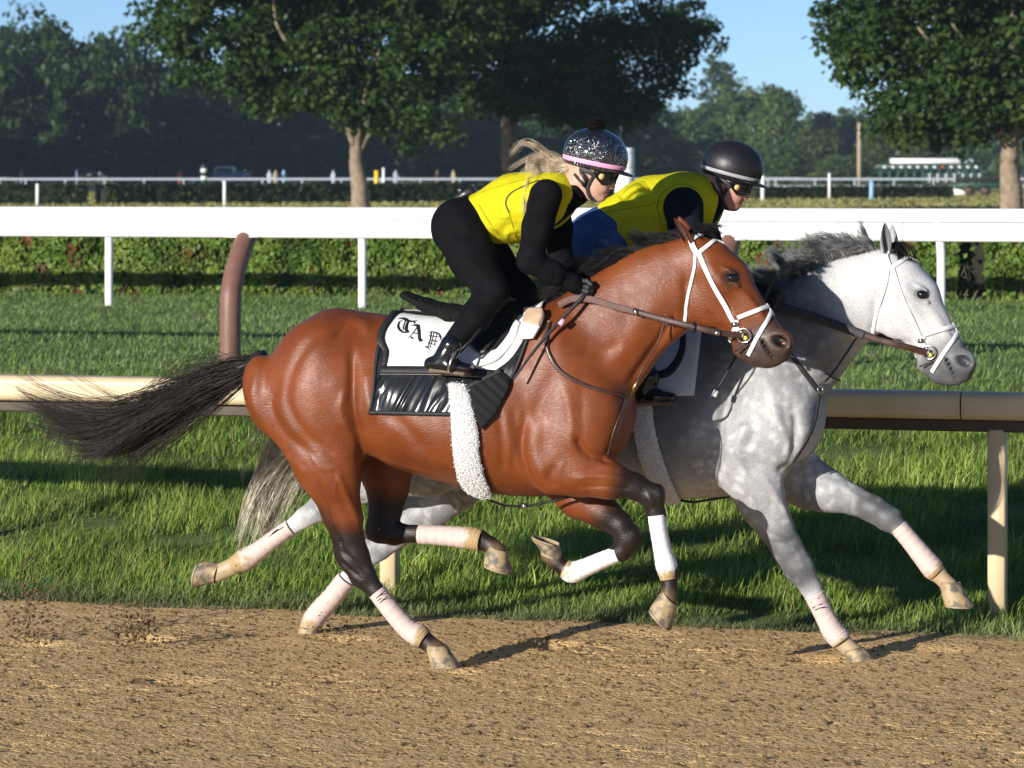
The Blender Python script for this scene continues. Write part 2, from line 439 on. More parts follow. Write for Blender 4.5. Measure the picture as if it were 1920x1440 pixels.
bayD = dict(
    mid=900, box=(420, 395, 1510, 1275), poll=(1290, 446), head_ang=0, head_s=1.0, head_r=.98, ear_open=-.5,
    trunk=[(515, 682, 745, .10), (535, 640, 810, .18), (572, 602, 850, .255), (620, 578, 846, .28), (680, 584, 838, .265), (740, 592, 874, .272), (800, 600, 894, .287),
           (860, 603, 910, .295), (920, 600, 924, .285), (980, 588, 930, .255), (1030, 570, 928, .225), (1075, 585, 912, .205), (1105, 640, 875, .18), (1118, 715, 815, .11)],
    neck=[(1075, 690, 0, 118, .165), (1132, 632, 0, 103, .12), (1180, 586, 0, 88, .092), (1222, 558, 0, 83, .08), (1254, 536, 0, 78, .074), (1290, 494, 0, 48, .07)],
    mass=[(505, 745, -.12, 82, 46, .12, -72, .10), (600, 695, -.14, 92, 78, .13, -55, .09),      # buttock, croup
          (600, 790, -.15, 115, 74, .11, -62, .09),                                                 # thigh
          (1050, 700, -.13, 100, 58, .08, 116, .10), (1100, 790, -.14, 70, 60, .08, 70, .10),       # shoulder blade and point
          (1055, 845, -.16, 76, 56, .07, 15, .08), (1135, 770, 0, 70, 30, .14, 75, .10)],
    legs=[dict(name='near_fore', thick=4, yl=-.13, pts=[(1040, 880, -.165, 48, .07), (1088, 888, -.16, 39, .062), (1140, 900, -.15, 31, .052), (1188, 911, -.135, 24, .044),
                   (1222, 930, -.125, 22, .04), (1230, 962, -.12, 17, .03), (1236, 1000, -.12, 13, .023), (1246, 1045, -.12, 14, .024), (1252, 1070, -.12, 18, .03), (1256, 1100, -.12, 13.5, .026), (1252, 1122, -.12, 17, .034)]),
          dict(name='far_fore', thick=4, yl=.12, pts=[(1045, 890, .15, 46, .07), (1085, 935, .14, 34, .06), (1130, 960, .13, 28, .05), (1163, 984, .12, 23, .043),
                   (1178, 1010, .12, 23, .04), (1165, 1034, .12, 18, .03), (1130, 1050, .12, 12, .023), (1090, 1066, .12, 13, .024), (1068, 1074, .12, 18, .03), (1045, 1055, .12, 13.5, .026), (1030, 1040, .12, 17, .034)]),
          dict(name='near_hind', thick=5, yl=-.12, pts=[(600, 800, -.17, 85, .10), (612, 868, -.17, 62, .085), (626, 905, -.16, 46, .068), (640, 960, -.14, 35, .05), (651, 1003, -.125, 31, .042),
                   (663, 1045, -.115, 31, .038), (680, 1078, -.105, 25, .034), (706, 1110, -.10, 16, .027), (738, 1152, -.09, 14, .025), (768, 1182, -.09, 16, .027), (787, 1194, -.09, 19, .03), (806, 1208, -.09, 15, .028), (820, 1220, -.09, 19, .036)]),
          dict(name='far_hind', thick=4, yl=.14, pts=[(690, 800, .16, 75, .10), (722, 870, .16, 52, .08), (727, 915, .16, 37, .06), (722, 958, .15, 32, .046),
                   (714, 990, .14, 29, .038), (738, 1000, .14, 22, .032), (780, 1001, .14, 16, .026), (840, 1005, .14, 14, .025), (878, 1009, .14, 16, .027), (898, 1012, .14, 19, .03), (920, 1022, .14, 15, .027), (932, 1034, .14, 18, .036)])],
    strokes=[([(655, 650), (662, 700), (664, 760), (672, 830), (668, 880)], 9, -.016, -.25, 'b'),   # flank
             ([(685, 690), (690, 740), (705, 790)], 14, .008, -.27, 'b'),
             ([(615, 615), (575, 645), (548, 700), (542, 755), (575, 815), (620, 850), (645, 880)], 13, -.007, -.27, 'b'), ([(622, 950), (634, 1000), (642, 1028)], 4, -.009, -.16, 'n'), ([(625, 1045), (650, 1060), (680, 1085)], 4, -.006, -.13, 'n'), ([(1215, 925), (1225, 950)], 4, .006, -.16, 'n'), ([(1236, 922), (1240, 945)], 4, .005, -.16, 'n'),
             ([(622, 700), (640, 760), (648, 810)], 26, .005, -.28, 'b'),
             ([(520, 720), (506, 762), (535, 815), (600, 862)], 13, -.010, -.27, 'b'), ([(480, 700), (478, 760), (520, 830), (585, 900)], 12, .008, -.22, 'b'),
             ([(640, 600), (668, 606), (690, 625)], 12, .010, -.18, 'b'), ([(630, 622), (640, 630)], 14, -.008, -.2, 'b'),
             ([(650, 730), (640, 770), (655, 820)], 8, .007, -.27, 'b'),
             ([(985, 775), (978, 850), (993, 905), (1015, 925)], 9, -.014, -.24, 'b'), ([(1010, 780), (1003, 850), (1020, 900)], 18, .008, -.24, 'b'),
             ([(1060, 720), (1075, 790), (1078, 838)], 12, .005, -.22, 'b'), ([(1082, 815), (1105, 850), (1150, 868)], 8, -.016, -.2, 'b'),
             ([(1040, 690), (1018, 740), (1000, 790)], 16, -.004, -.25, 'b'), ([(1020, 640), (1050, 620), (1078, 650)], 18, -.007, -.2, 'b'),
             ([(1172, 728), (1205, 680), (1245, 622), (1262, 590)], 9, -.012, -.10, 'b'), ([(1130, 700), (1180, 640), (1235, 560)], 26, .008, -.12, 'b'),
             ([(1085, 650), (1130, 660), (1165, 640)], 14, -.006, -.15, 'b'),
             ([(1075, 895), (1130, 893), (1185, 902)], 7, .006, -.2, 'b'), ([(1080, 912), (1140, 912), (1180, 918)], 4, -.005, -.2, 'b'),
             ([(1040, 870), (1030, 900), (1040, 915)], 8, -.007, -.24, 'b'), ([(1110, 858), (1150, 876)], 7, .006, -.2, 'b'),
             ([(640, 880), (655, 940), (672, 1000)], 6, .007, -.2, 'n'), ([(600, 890), (622, 950), (640, 1010)], 5, -.008, -.2, 'n'), ([(640, 1030), (690, 1075)], 6, -.006, -.15, 'n'),
             ([(760, 845), (820, 870), (880, 880)], 16, .007, -.25, 'b'), ([(720, 770), (760, 800), (800, 850)], 14, -.006, -.28, 'b'),
             ([(930, 760), (940, 830), (935, 890)], 10, -.006, -.28, 'b'), ([(960, 760), (965, 830), (955, 890)], 10, -.006, -.27, 'b'),
             ([(640, 890), (632, 930), (645, 965)], 2.5, .003, -.2, 'n'), ([(700, 860), (760, 878), (840, 893)], 2.5, .003, -.2, 'b'), ([(1060, 860), (1048, 890), (1062, 912)], 2.5, .003, -.24, 'b'), ([(1352, 560), (1372, 590), (1392, 600)], 2.2, .002, -.07, 'b'), ([(1338, 556), (1350, 590), (1348, 606)], 2.2, .002, -.07, 'b'), ([(1085, 900), (1120, 890), (1160, 896), (1180, 905)], 2.5, .003, -.2, 'b'), ([(580, 850), (610, 880), (640, 870)], 2.5, .003, -.25, 'b'),
             ([(1284, 520), (1286, 560), (1283, 600)], 7, -.010, -.08, 'b'), ([(1395, 548), (1420, 580), (1440, 610)], 5, .004, -.07, 'b'),
             ([(1325, 580), (1345, 610), (1375, 628)], 6, -.004, -.07, 'b'), ([(1350, 545), (1365, 575), (1362, 600)], 5, -.004, -.09, 'b'), ([(1400, 640), (1420, 632)], 5, -.004, -.06, 'b')],
    bones=[(634, 1036, -.115, 20, 9, .02, 100), (694, 994, .14, 20, 9, .02, 80), (1236, 922, -.125, 14, 11, .034, 100), (1190, 1000, .12, 14, 11, .034, 100), (1264, 1072, -.12, 8, 10, .02, 90)],
    ears=[(1296, 458, 1281, 434, 1264, 409, -.055, -.062), (1300, 456, 1287, 430, 1272, 406, .055, .062)])
greyD = dict(
    mid=1250, box=(350, 400, 1840, 1275), poll=(1655, 472), head_ang=5.0, head_s=.985, head_r=.93, ear_open=.5,
    trunk=[(855, 672, 742, .10), (872, 630, 810, .19), (912, 600, 860, .255), (960, 582, 862, .28), (1020, 590, 880, .265), (1085, 600, 905, .275), (1150, 606, 922, .29),
           (1220, 604, 933, .295), (1290, 596, 935, .285), (1350, 580, 932, .255), (1400, 568, 925, .225), (1448, 592, 912, .205), (1478, 650, 885, .18), (1490, 725, 830, .11)],
    neck=[(1445, 690, 0, 114, .165), (1502, 632, 0, 98, .12), (1546, 594, 0, 82, .09), (1588, 566, 0, 74, .077), (1622, 546, 0, 67, .07), (1655, 512, 0, 45, .07)],
    mass=[(858, 735, -.12, 80, 44, .12, -75, .10), (930, 690, -.14, 100, 82, .13, -60, .10), (890, 800, -.14, 110, 72, .10, -80, .09),
          (1418, 705, -.13, 96, 56, .08, 112, .10), (1462, 810, -.14, 70, 52, .085, 75, .09), (1408, 850, -.16, 68, 54, .07, 60, .08), (1502, 790, 0, 72, 28, .14, 82, .10)],
    legs=[dict(name='near_fore', thick=4, yl=-.13, pts=[(1400, 860, -.16, 56, .075), (1415, 905, -.155, 49, .065), (1432, 950, -.145, 38, .052), (1455, 990, -.135, 32, .045),
                   (1476, 1028, -.125, 29, .042), (1498, 1066, -.12, 28, .041), (1520, 1102, -.11, 19, .031), (1532, 1130, -.105, 15, .024), (1553, 1170, -.10, 15, .025), (1570, 1194, -.10, 19, .03), (1590, 1214, -.10, 14, .026), (1602, 1225, -.10, 17, .035)]),
          dict(name='far_fore', thick=4, yl=.13, pts=[(1470, 880, .15, 58, .075), (1520, 908, .145, 45, .065), (1556, 922, .14, 34, .054), (1600, 938, .13, 27, .046),
                   (1638, 955, .125, 25, .042), (1665, 973, .12, 23, .04), (1685, 990, .12, 16, .03), (1705, 1012, .12, 13, .023), (1735, 1048, .12, 14, .025), (1752, 1070, .12, 18, .03), (1770, 1088, .12, 13, .026), (1780, 1099, .12, 16, .034)]),
          dict(name='near_hind', thick=4, yl=-.10, pts=[(885, 830, -.15, 78, .10), (800, 872, -.15, 56, .08), (735, 893, -.14, 40, .06), (680, 912, -.13, 32, .046),
                   (635, 932, -.12, 29, .04), (604, 950, -.11, 27, .036), (572, 970, -.10, 19, .03), (530, 1000, -.10, 14, .025), (488, 1032, -.10, 15, .026), (458, 1050, -.10, 21, .03), (428, 1066, -.10, 15, .026), (408, 1074, -.10, 18, .034)]),
          dict(name='far_hind', thick=4, yl=.06, pts=[(885, 850, .15, 78, .10), (850, 905, .14, 54, .08), (805, 950, .13, 41, .06), (762, 985, .12, 33, .046),
                   (735, 1005, .10, 28, .04), (710, 1024, .09, 27, .036), (684, 1050, .08, 20, .03), (650, 1086, .06, 15, .025), (606, 1142, .06, 15, .026), (588, 1160, .06, 19, .03), (579, 1174, .06, 16, .028), (578, 1184, .06, 19, .036)])],
    strokes=[([(1368, 730), (1352, 800), (1350, 870), (1365, 920)], 9, -.014, -.24, 'b'), ([(1395, 790), (1385, 860)], 18, .008, -.24, 'b'),
             ([(1440, 720), (1462, 790), (1480, 850), (1470, 880)], 10, .009, -.22, 'b'), ([(1488, 750), (1496, 810), (1480, 868), (1458, 884)], 8, -.014, -.17, 'b'),
             ([(1430, 880), (1455, 930), (1485, 990)], 6, .006, -.2, 'n'), ([(1405, 930), (1440, 985), (1465, 1035)], 5, -.006, -.2, 'n'), ([(1420, 800), (1400, 850), (1420, 900)], 10, -.006, -.23, 'n'),
             ([(1545, 710), (1580, 660), (1608, 625)], 9, -.012, -.10, 'b'), ([(1500, 700), (1550, 640), (1600, 570)], 24, .007, -.12, 'b'),
             ([(1640, 560), (1640, 600), (1632, 622)], 7, -.009, -.08, 'b'), ([(1700, 560), (1730, 600), (1750, 630)], 5, .004, -.07, 'b'), ([(1660, 600), (1690, 635), (1715, 650)], 6, -.004, -.07, 'b'),
             ([(1500, 890), (1560, 905), (1620, 935)], 7, .006, .1, 'f')],
    bones=[(600, 934, -.11, 20, 9, .02, 30), (708, 1008, .09, 20, 9, .02, 40), (1510, 1060, -.12, 14, 11, .034, 60), (1676, 966, .12, 14, 10, .034, 40)],
    ears=[(1662, 474, 1661, 448, 1659, 418, -.058, -.062), (1672, 472, 1674, 448, 1672, 421, .055, .06)])
HOOVES = {  # coronet pixel, toe pixel, direction of the sole
    'bay': dict(near_fore=((1253, 1124), (1258, 1182), (-1, .2)), far_fore=((1036, 1040), (996, 1007), (.7, -.7)), near_hind=((818, 1214), (864, 1252), (-.6, .8)), far_hind=((932, 1032), (959, 1075), (-.85, .5))),
    'grey': dict(near_fore=((1601, 1221), (1652, 1247), (-.4, .9)), far_fore=((1780, 1096), (1826, 1137), (-.6, .8)), near_hind=((404, 1073), (365, 1102), (-.6, -.8)), far_hind=((578, 1180), (606, 1204), (-.4, .9)))}

def coat_bay():
    m, nt, b = nmat('bay_coat', .40, .32)
    at_ = N(nt, 'VertexColor', layer_name='Col'); v = coords(nt)
    n1 = noise(nt, v, 5, 5); n2 = noise(nt, coords(nt, (60, 60, 190)), 1, 3); n3 = noise(nt, v, 24, 6, .72)
    r1 = ramp(nt, n1, 0, [(.25, (.70, .62, .58)), (.75, (1.20, 1.22, 1.25))]); mx = mixc(nt, 1.0, (at_, 0), (r1, 0), 'MULTIPLY')
    r2 = ramp(nt, n2, 0, [(.3, (.88, .88, .88)), (.7, (1.06, 1.06, 1.06))]); mx2 = mixc(nt, 1.0, (mx, 2), (r2, 0), 'MULTIPLY')
    L(nt, mx2, 2, b, 'Base Color'); b.inputs['Coat Weight'].default_value = .03; b.inputs['Coat Roughness'].default_value = .3
    w = N(nt, 'TexWave'); L(nt, coords(nt, (1, 1, .35)), 0, w, 'Vector'); w.inputs['Scale'].default_value = 3; w.inputs['Distortion'].default_value = 9; w.inputs['Detail'].default_value = 3
    ad = N(nt, 'Math', operation='MULTIPLY_ADD'); L(nt, n3, 0, ad, 0); ad.inputs[1].default_value = .7; L(nt, n2, 0, ad, 2)
    ad2 = N(nt, 'Math', operation='MULTIPLY_ADD'); L(nt, w, 1, ad2, 0); ad2.inputs[1].default_value = .35; L(nt, ad, 0, ad2, 2)
    bump(nt, b, ad2, 0, .30, .007)
    rr = ramp(nt, n3, 0, [(.3, (.32,) * 3), (.7, (.52,) * 3)]); L(nt, rr, 0, b, 'Roughness')
    return m
def coat_grey():
    m, nt, b = nmat('grey_coat', .5, .4)
    at_ = N(nt, 'VertexColor', layer_name='Col'); v = coords(nt)
    # the attribute's green channel says how much dark dapple, red how light the coat, painted barrel shade and lit shoulder included
    sp = N(nt, 'SeparateColor'); L(nt, at_, 0, sp, 0)
    vo = N(nt, 'TexVoronoi'); vo.feature = 'SMOOTH_F1'; vo.inputs['Scale'].default_value = 20; vo.inputs['Smoothness'].default_value = .6
    wv = noise(nt, v, 7, 3); mv = N(nt, 'VectorMath', operation='MULTIPLY_ADD'); L(nt, wv, 1, mv, 0); mv.inputs[1].default_value = (.13, .13, .13); L(nt, v, 0, mv, 2); L(nt, mv, 0, vo, 'Vector')
    dr = ramp(nt, vo, 0, [(.16, (0,) * 3), (.5, (1,) * 3)])
    big = noise(nt, v, 6, 4); br = ramp(nt, big, 0, [(.3, (0,) * 3), (.7, (1,) * 3)])
    dk = mixc(nt, .55, (dr, 0), (br, 0))
    fine = noise(nt, v, 150, 2, .8); fr_ = ramp(nt, fine, 0, [(.3, (.72,) * 3), (.62, (1.05,) * 3)])
    light = mixc(nt, (sp, 0), (.042, .047, .056), (.60, .60, .60))
    dark = mixc(nt, 1.0, (light, 2), (.33, .335, .35), 'MULTIPLY')
    mk = N(nt, 'Math', operation='MULTIPLY'); L(nt, dk, 2, mk, 0); L(nt, sp, 1, mk, 1)
    c = mixc(nt, (mk, 0), (light, 2), (dark, 2)); c1 = mixc(nt, 1.0, (c, 2), (fr_, 0), 'MULTIPLY'); c2 = mixc(nt, (sp, 2), (c1, 2), (.40, .28, .14))
    L(nt, c2, 2, b, 'Base Color')
    bump(nt, b, noise(nt, v, 16, 6, .7), 0, .25, .006)
    return m
M['bay'] = coat_bay(); M['grey'] = coat_grey()
def horn_mat(name, c1, c2):
    m, nt, b = nmat(name, .55, .4); v = coords(nt); n = noise(nt, v, 22, 4, .6)
    r = ramp(nt, n, 0, [(.40, c1), (.56, c2)]); L(nt, r, 0, b, 'Base Color'); bump(nt, b, noise(nt, v, 120, 3), 0, .3, .003); return m
M['hoof'] = horn_mat('muddy_hoof', (.13, .115, .09), (.40, .295, .165))
M['shoe'] = mottled('muddy_plate', (.26, .20, .12), (.40, .34, .25), 30, .6)
M['eye'] = nmat('dark_eye', .06, .7, (.006, .004, .003))[0]
M['pink'] = nmat('pink_flesh', .45, .4, (.50, .16, .14))[0]
def bandage_mat(name, c):
    m, nt, b = nmat(name, .85, .2); at_ = N(nt, 'VertexColor', layer_name='Col'); v = coords(nt)
    sp = N(nt, 'SeparateColor'); L(nt, at_, 0, sp, 0)
    n = noise(nt, v, 26, 4, .6); ad = N(nt, 'Math', operation='MULTIPLY_ADD'); L(nt, n, 0, ad, 0); ad.inputs[1].default_value = .9; L(nt, sp, 0, ad, 2)
    r = ramp(nt, ad, 0, [(.80, c), (.97, (.40, .285, .145))]); L(nt, r, 0, b, 'Base Color')
    wv = N(nt, 'Math', operation='MULTIPLY'); L(nt, sp, 1, wv, 0); wv.inputs[1].default_value = 60.0
    sn = N(nt, 'Math', operation='SINE'); n4 = noise(nt, v, 30, 2); a4 = N(nt, 'Math', operation='MULTIPLY_ADD'); L(nt, n4, 0, a4, 0); a4.inputs[1].default_value = 5.0; L(nt, wv, 0, a4, 2); L(nt, a4, 0, sn, 0)
    bump(nt, b, sn, 0, .35, .002); return m
M['wrap_white'] = bandage_mat('white_wrap', (.80, .79, .78)); M['wrap_pink'] = bandage_mat('pink_wrap', (.60, .475, .435))
def chain_tube(P, pts, S, grow, n=20, flatf=1.0):
    """loft round a leg: pts (x,y,yl,r px) -> rings with along coordinate"""
    C = np.array([P(x, y, yl) for x, y, yl, r in pts]); R = np.array([r * S for *_, r in pts])
    full = np.column_stack([C, R]); sm = spline(full, 14); v, f = tube_vf(sm[:, :3], list(sm[:, 3] * grow), n, False, (0, 1, 0), flatf)
    al = np.repeat(np.linspace(0, 1, len(sm)), n)
    return np.array(v), f, al
def ribbon(pts, nrm, width, thick):
    """strap: centre points with surface normals -> rounded flat band"""
    P_ = np.asarray(pts, float); Nn = np.asarray(nrm, float); v = []; f = []; k = len(P_)
    prof = [(-.5, 0), (-.5, .7), (-.4, 1), (.4, 1), (.5, .7), (.5, 0)]
    for i in range(k):
        t = P_[min(i + 1, k - 1)] - P_[max(i - 1, 0)]; t /= np.linalg.norm(t) + 1e-9
        n = Nn[i] - t * (Nn[i] @ t); n /= np.linalg.norm(n) + 1e-9; s_ = np.cross(t, n)
        for a, b in prof: v.append(P_[i] + s_ * a * width + n * (b * thick - .0015))
    m = len(prof)
    for i in range(k - 1):
        for j in range(m): q = (j + 1) % m; f.append((i * m + j, i * m + q, i * m + m + q, i * m + m + j))
    f.append(tuple(range(m))); f.append(tuple(reversed(range((k - 1) * m, k * m)))); return v, f
class Surf:
    """finds the place on a body under a pixel, or across from it"""
    def __init__(s, fr, V, Fc): s.fr = fr; s.t = bvh(V, Fc)
    def hit(s, x, y, off=0.0):
        c = s.fr.to_local(np.array([0, 0, CAMH])); r = ray(x, y); d = np.array([r @ s.fr.ax, r @ s.fr.ay, r[2]]); d /= np.linalg.norm(d)
        h = s.t.ray_cast(Vector(c), Vector(d))
        if h[0] is None: 
            p = s.fr.px(x, y, 0); h = s.t.find_nearest(Vector(p))
        n = np.array(h[1]); n = n if n @ d < 0 else -n
        return np.array(h[0]) + n * off, n
    def near(s, p, off=0.0):
        h = s.t.find_nearest(Vector(p)); n = np.array(h[1]); return np.array(h[0]) + n * off, n
    def strap(s, pix, width, thick, off=.003, step=7):
        """pixels along a strap lying on the body"""
        Q = spline(np.array(pix, float), max(2, step)); hp = [s.hit(x, y, off) for x, y in Q]
        pts = np.array([p for p, n in hp]); nn = np.array([n for p, n in hp])
        for _ in range(2): pts[1:-1] = .5 * pts[1:-1] + .25 * (pts[:-2] + pts[2:]); nn[1:-1] = .5 * nn[1:-1] + .25 * (nn[:-2] + nn[2:])
        return pts, nn
def make_horse(key, fr, D, mat, label):
    V, Fc, P, HP, S, Sh = horse_body(fr, D)
    if key == 'bay':
        dk = (.016, .011, .009); caps = []
        lg = {l['name']: [P(x, y, yl) for x, y, yl, r, w in l['pts']] for l in D['legs']}
        top = [P(x, y - 4, 0) for x, y in ((480, 690), (560, 600), (680, 582), (860, 600), (1030, 570))]
        caps.append((top, .06, (.10, .028, .013), .10, .55))
        crest = [P(1060, 570), P(1180, 512), P(1285, 445)]
        caps.append((crest, .012, (.03, .012, .008), .035, .8))
        caps.append((lg['near_fore'][4:], .12, dk, .10, 1)); caps.append((lg['near_fore'][3:5], .03, dk, .12, .8)); caps.append((lg['far_fore'][4:], .12, dk, .12, 1))
        caps.append((lg['near_hind'][5:], .10, dk, .10, 1)); caps.append((lg['far_hind'][4:], .12, dk, .10, 1))
        for k_ in lg: caps.append(([lg[k_][-1]], .02, (.22, .15, .08), .05, .7))
        caps.append(([P(606, 930, -.16), P(625, 1010, -.16)], .02, dk, .05, .8))
        caps.append(([HP(1452, 650), HP(1425, 655)], .07, (.055, .040, .034), .09, .95)); caps.append(([HP(1372, 521, -.09)], .018, (.03, .018, .014), .05, .8)); caps.append(([HP(1372, 521, .09)], .018, (.03, .018, .014), .05, .8))
        caps.append(([HP(1425, 532, -.01), HP(1455, 590, -.01)], .012, (.04, .02, .014), .045, .6))
        caps.append(([HP(1404, 492, -.012), HP(1408, 500, -.012)], .012, (.75, .74, .74), .008, 1))
        caps.append(([HP(1440, 662, -.06), HP(1448, 680, -.05)], .004, (.35, .30, .27), .006, .7))
        for sy in (-1, 1): caps.append(([HP(1463, 641, .040 * sy)], .022, (.008, .006, .006), .012, 1))  # shade inside the nostrils painted into the colour
        for e in D['ears']: caps.append(([P(e[4], e[5], e[7])], .01, dk, .04, .8))
        C = near_caps(V, caps, (.174, .0455, .0108))
    else:
        lg = {l['name']: [P(x, y, yl) for x, y, yl, r, w in l['pts']] for l in D['legs']}; caps = []
        for k_ in lg: caps.append((lg[k_][1:5], .10, (.86, 1.2, 0), .16, .9))
        for k_ in ('near_fore', 'far_fore'): caps.append(([lg[k_][4], lg[k_][5]], .055, (.24, 1.0, 0), .10, .95))
        for k_ in lg: caps.append((lg[k_][-3:], .035, (.7, .3, .85), .03, 1))
        caps.append(([P(1400, 640), P(1250, 720), P(950, 700)], .34, (.19, .8, 0), .25, .92))  # darker barrel coat with the bay's cast shade painted in
        caps.append(([P(1440, 760, -.2), P(1390, 870, -.2)], .18, (.98, .95, 0), .14, .95))  # sunlit shoulder painted lighter into the coat tone
        caps.append(([HP(1452, 650), HP(1428, 662)], .075, (.10, .5, 0), .11, .97)); caps.append(([HP(1372, 521, -.09)], .012, (.1, .3, 0), .035, .85)); caps.append(([HP(1345, 520, -.075)], .02, (.6, .6, 0), .05, .6))
        caps.append(([P(1400, 560), P(1513, 520), P(1613, 478), P(1655, 470)], .012, (.12, .3, 0), .03, .9))
        for e in D['ears']: caps.append(([P(e[4], e[5], e[7])], .01, (.1, .2, 0), .03, .8)); caps.append(([P(e[2] + 4, e[3], e[7] - .03)], .012, (.25, .5, 0), .03, .7))
        for sy in (-1, 1): caps.append(([HP(1463, 641, .040 * sy)], .022, (.0, .0, 0), .012, 1))  # nostril hollows darkened by colour, as shade would
        caps.append(([HP(1318, 446), HP(1340, 452)], .035, (.03, .2, 0), .02, .95))
        C = near_caps(V, caps, (.96, .16, 0))
    me = mesh_from('horse_body', V, Fc, mat); set_col(me, C)
    o = link('horse', me); fr.place(o); tag(o, label, 'horse', 'galloping racehorses')
    sf = Surf(fr, V, Fc)
    # eyes
    for sy in (-1, 1):
        c = HP(1372, 521, .078 * sy); mb = MB(); sph = uvs(c, .028, .022, .024); mb.add(*sph); mb.build('eye', M['eye'], o)
        c = HP(1468, 645, .036 * sy); mb = MB(); mb.add(*uvs(c, .017, .007, .008)); mb.build('nostril_lining', M['pink'], o)
    # hooves with plates
    for l in D['legs']:
        (cx, cy), (tx, ty), sh = HOOVES[key][l['name']]; yl = l['pts'][-1][2]; a, t = P(cx, cy, yl), P(tx, ty, yl)
        hoof(o, a, t, np.array([sh[0], 0, -sh[1]]), S, .36 if (key, l['name']) == ('bay', 'far_fore') else .62)
    return o, V, Fc, P, HP, S, sf
def uvs(c, rx, ry, rz, nu=16, nv=10):
    v = []; f = []
    for i in range(nv + 1):
        th = math.pi * i / nv
        for j in range(nu): ph = 2 * math.pi * j / nu; v.append((c[0] + rx * math.sin(th) * math.cos(ph), c[1] + ry * math.sin(th) * math.sin(ph), c[2] + rz * math.cos(th)))
    for i in range(nv):
        for j in range(nu): k = (j + 1) % nu; f.append((i * nu + j, i * nu + nu + j, i * nu + nu + k, i * nu + k))
    return v, f
def hoof(parent, cor, toe, down, S, mix=.62):
    """hoof capsule: coronet ring, wall flaring to the ground edge, slanting toe, sole and plate"""
    d = toe - cor; Lt = np.linalg.norm(d); down = down / np.linalg.norm(down); 
    lat = np.array([0, 1.0, 0])
    ax = d / Lt                                            # coronet centre to toe tip
    # sole normal: turned from the toe line so the toe is the forward lowest point
    side = np.cross(lat, ax); sgn = 1.0 if side @ down > 0 else -1.0
    side *= sgn
    w = ax * mix + side * math.sqrt(1 - mix * mix); w /= np.linalg.norm(w)      # from coronet to ground surface
    fwd = np.cross(w, lat); fwd = fwd if fwd @ ax > 0 else -fwd
    hgt = d @ w; R0, R1 = .054, .072; tl = d @ fwd
    rings = [(.0 - .012, R0 * .92, 0), (0.0, R0, 0), (.35, R0 + .35 * (R1 - R0), .3), (.9, R1, .92), (1.0, R1 * 1.01, 1.0)]
    v = []; f = []; n = 20
    for t, r, sft in rings:
        fc = tl - R1; c = cor + w * (hgt * t if t >= 0 else t) + fwd * (fc * sft)
        for k in range(n):
            a = 2 * math.pi * k / n; v.append(c + fwd * math.cos(a) * r * (1.0 if math.cos(a) > 0 else .82) + lat * math.sin(a) * r * .9)
    for i in range(len(rings) - 1):
        for k in range(n): j = (k + 1) % n; f.append((i * n + k, i * n + j, i * n + n + j, i * n + n + k))
    f.append(tuple(range(n))); f.append(tuple(reversed(range((len(rings) - 1) * n, len(rings) * n))))
    h = obj('hoof', v, f, M['hoof'], parent)
    c = cor + w * (hgt + .004) + fwd * (tl - R1); pts = [c + fwd * math.cos(a) * R1 * .9 + lat * math.sin(a) * R1 * .82 for a in np.linspace(-2.4, 2.4, 22)]
    mb = MB(); mb.tube(pts, .0048, 6, True, tuple(w)); mb.build('horseshoe', M['shoe'], h)
bay, bV, bF, bP, bHP, bS, bSf = make_horse('bay', BAY, bayD, M['bay'], 'glossy bay racehorse galloping nearest the camera with white bridle')
grey, gV, gF, gP, gHP, gS, gSf = make_horse('grey', GREY, greyD, M['grey'], 'dappled grey racehorse galloping on the far side of the bay')
# ------------------------------------------------------------------ ears, wraps, manes, tails
def ear(parent, P, D, e, mat, col_out, col_in, wide, face):
    """cupped leaf-shaped ear from base pixel to tip pixel; face = which way the opening looks (local vector)"""
    bx, by, mx, my, tx, ty, y0, y1 = e
    C = spline([P(bx, by, y0), P(mx, my, y1), P(tx, ty, y1)], 8); n = len(C); v = []; m = 15; col = []
    prof = lambda t: wide * (0.80 + .9 * t - 1.0 * t * t) * (1 - t ** 3) ** .6 + .0015
    for lay in (0, 1):
        for i, c in enumerate(C):
            t = i / (n - 1); d = C[min(i + 1, n - 1)] - C[max(i - 1, 0)]; d /= np.linalg.norm(d)
            f = np.array(face, float); f -= d * (f @ d); f /= np.linalg.norm(f); s_ = np.cross(d, f); r = prof(t)
            for k in range(m):
                a = math.radians(-150 + 300 * k / (m - 1)) * (1 - .35 * t); rr = r * (1 - .14 * lay)
                v.append(c - f * math.cos(a) * rr * .75 + s_ * math.sin(a) * rr + (f * .003 if lay else 0)); col.append(col_in if lay else col_out)
    f = []
    for lay in (0, 1):
        o = lay * n * m
        for i in range(n - 1):
            for k in range(m - 1):
                q = (o + i * m + k, o + i * m + k + 1, o + i * m + m + k + 1, o + i * m + m + k); f.append(q if lay == 0 else q[::-1])
    for i in range(n - 1):
        for k in (0, m - 1): a, b = i * m + k, n * m + i * m + k; f.append((a, a + m, b + m, b) if k else (a, b, b + m, a + m))
    o = obj('ear', v, f, mat, parent); set_col(o.data, np.array(col)); return o
for e in bayD['ears']: ear(bay, bP, bayD, e, M['bay'], (.17, .05, .022), (.05, .02, .012), .024, (-.5, -1.0 if e[6] < 0 else 1.0, -.35))
for e in greyD['ears']: ear(grey, gP, greyD, e, M['grey'], (.62, .3, 0), (.20, .5, 0), .026, (.35, -1.0 if e[6] < 0 else .6, 0))

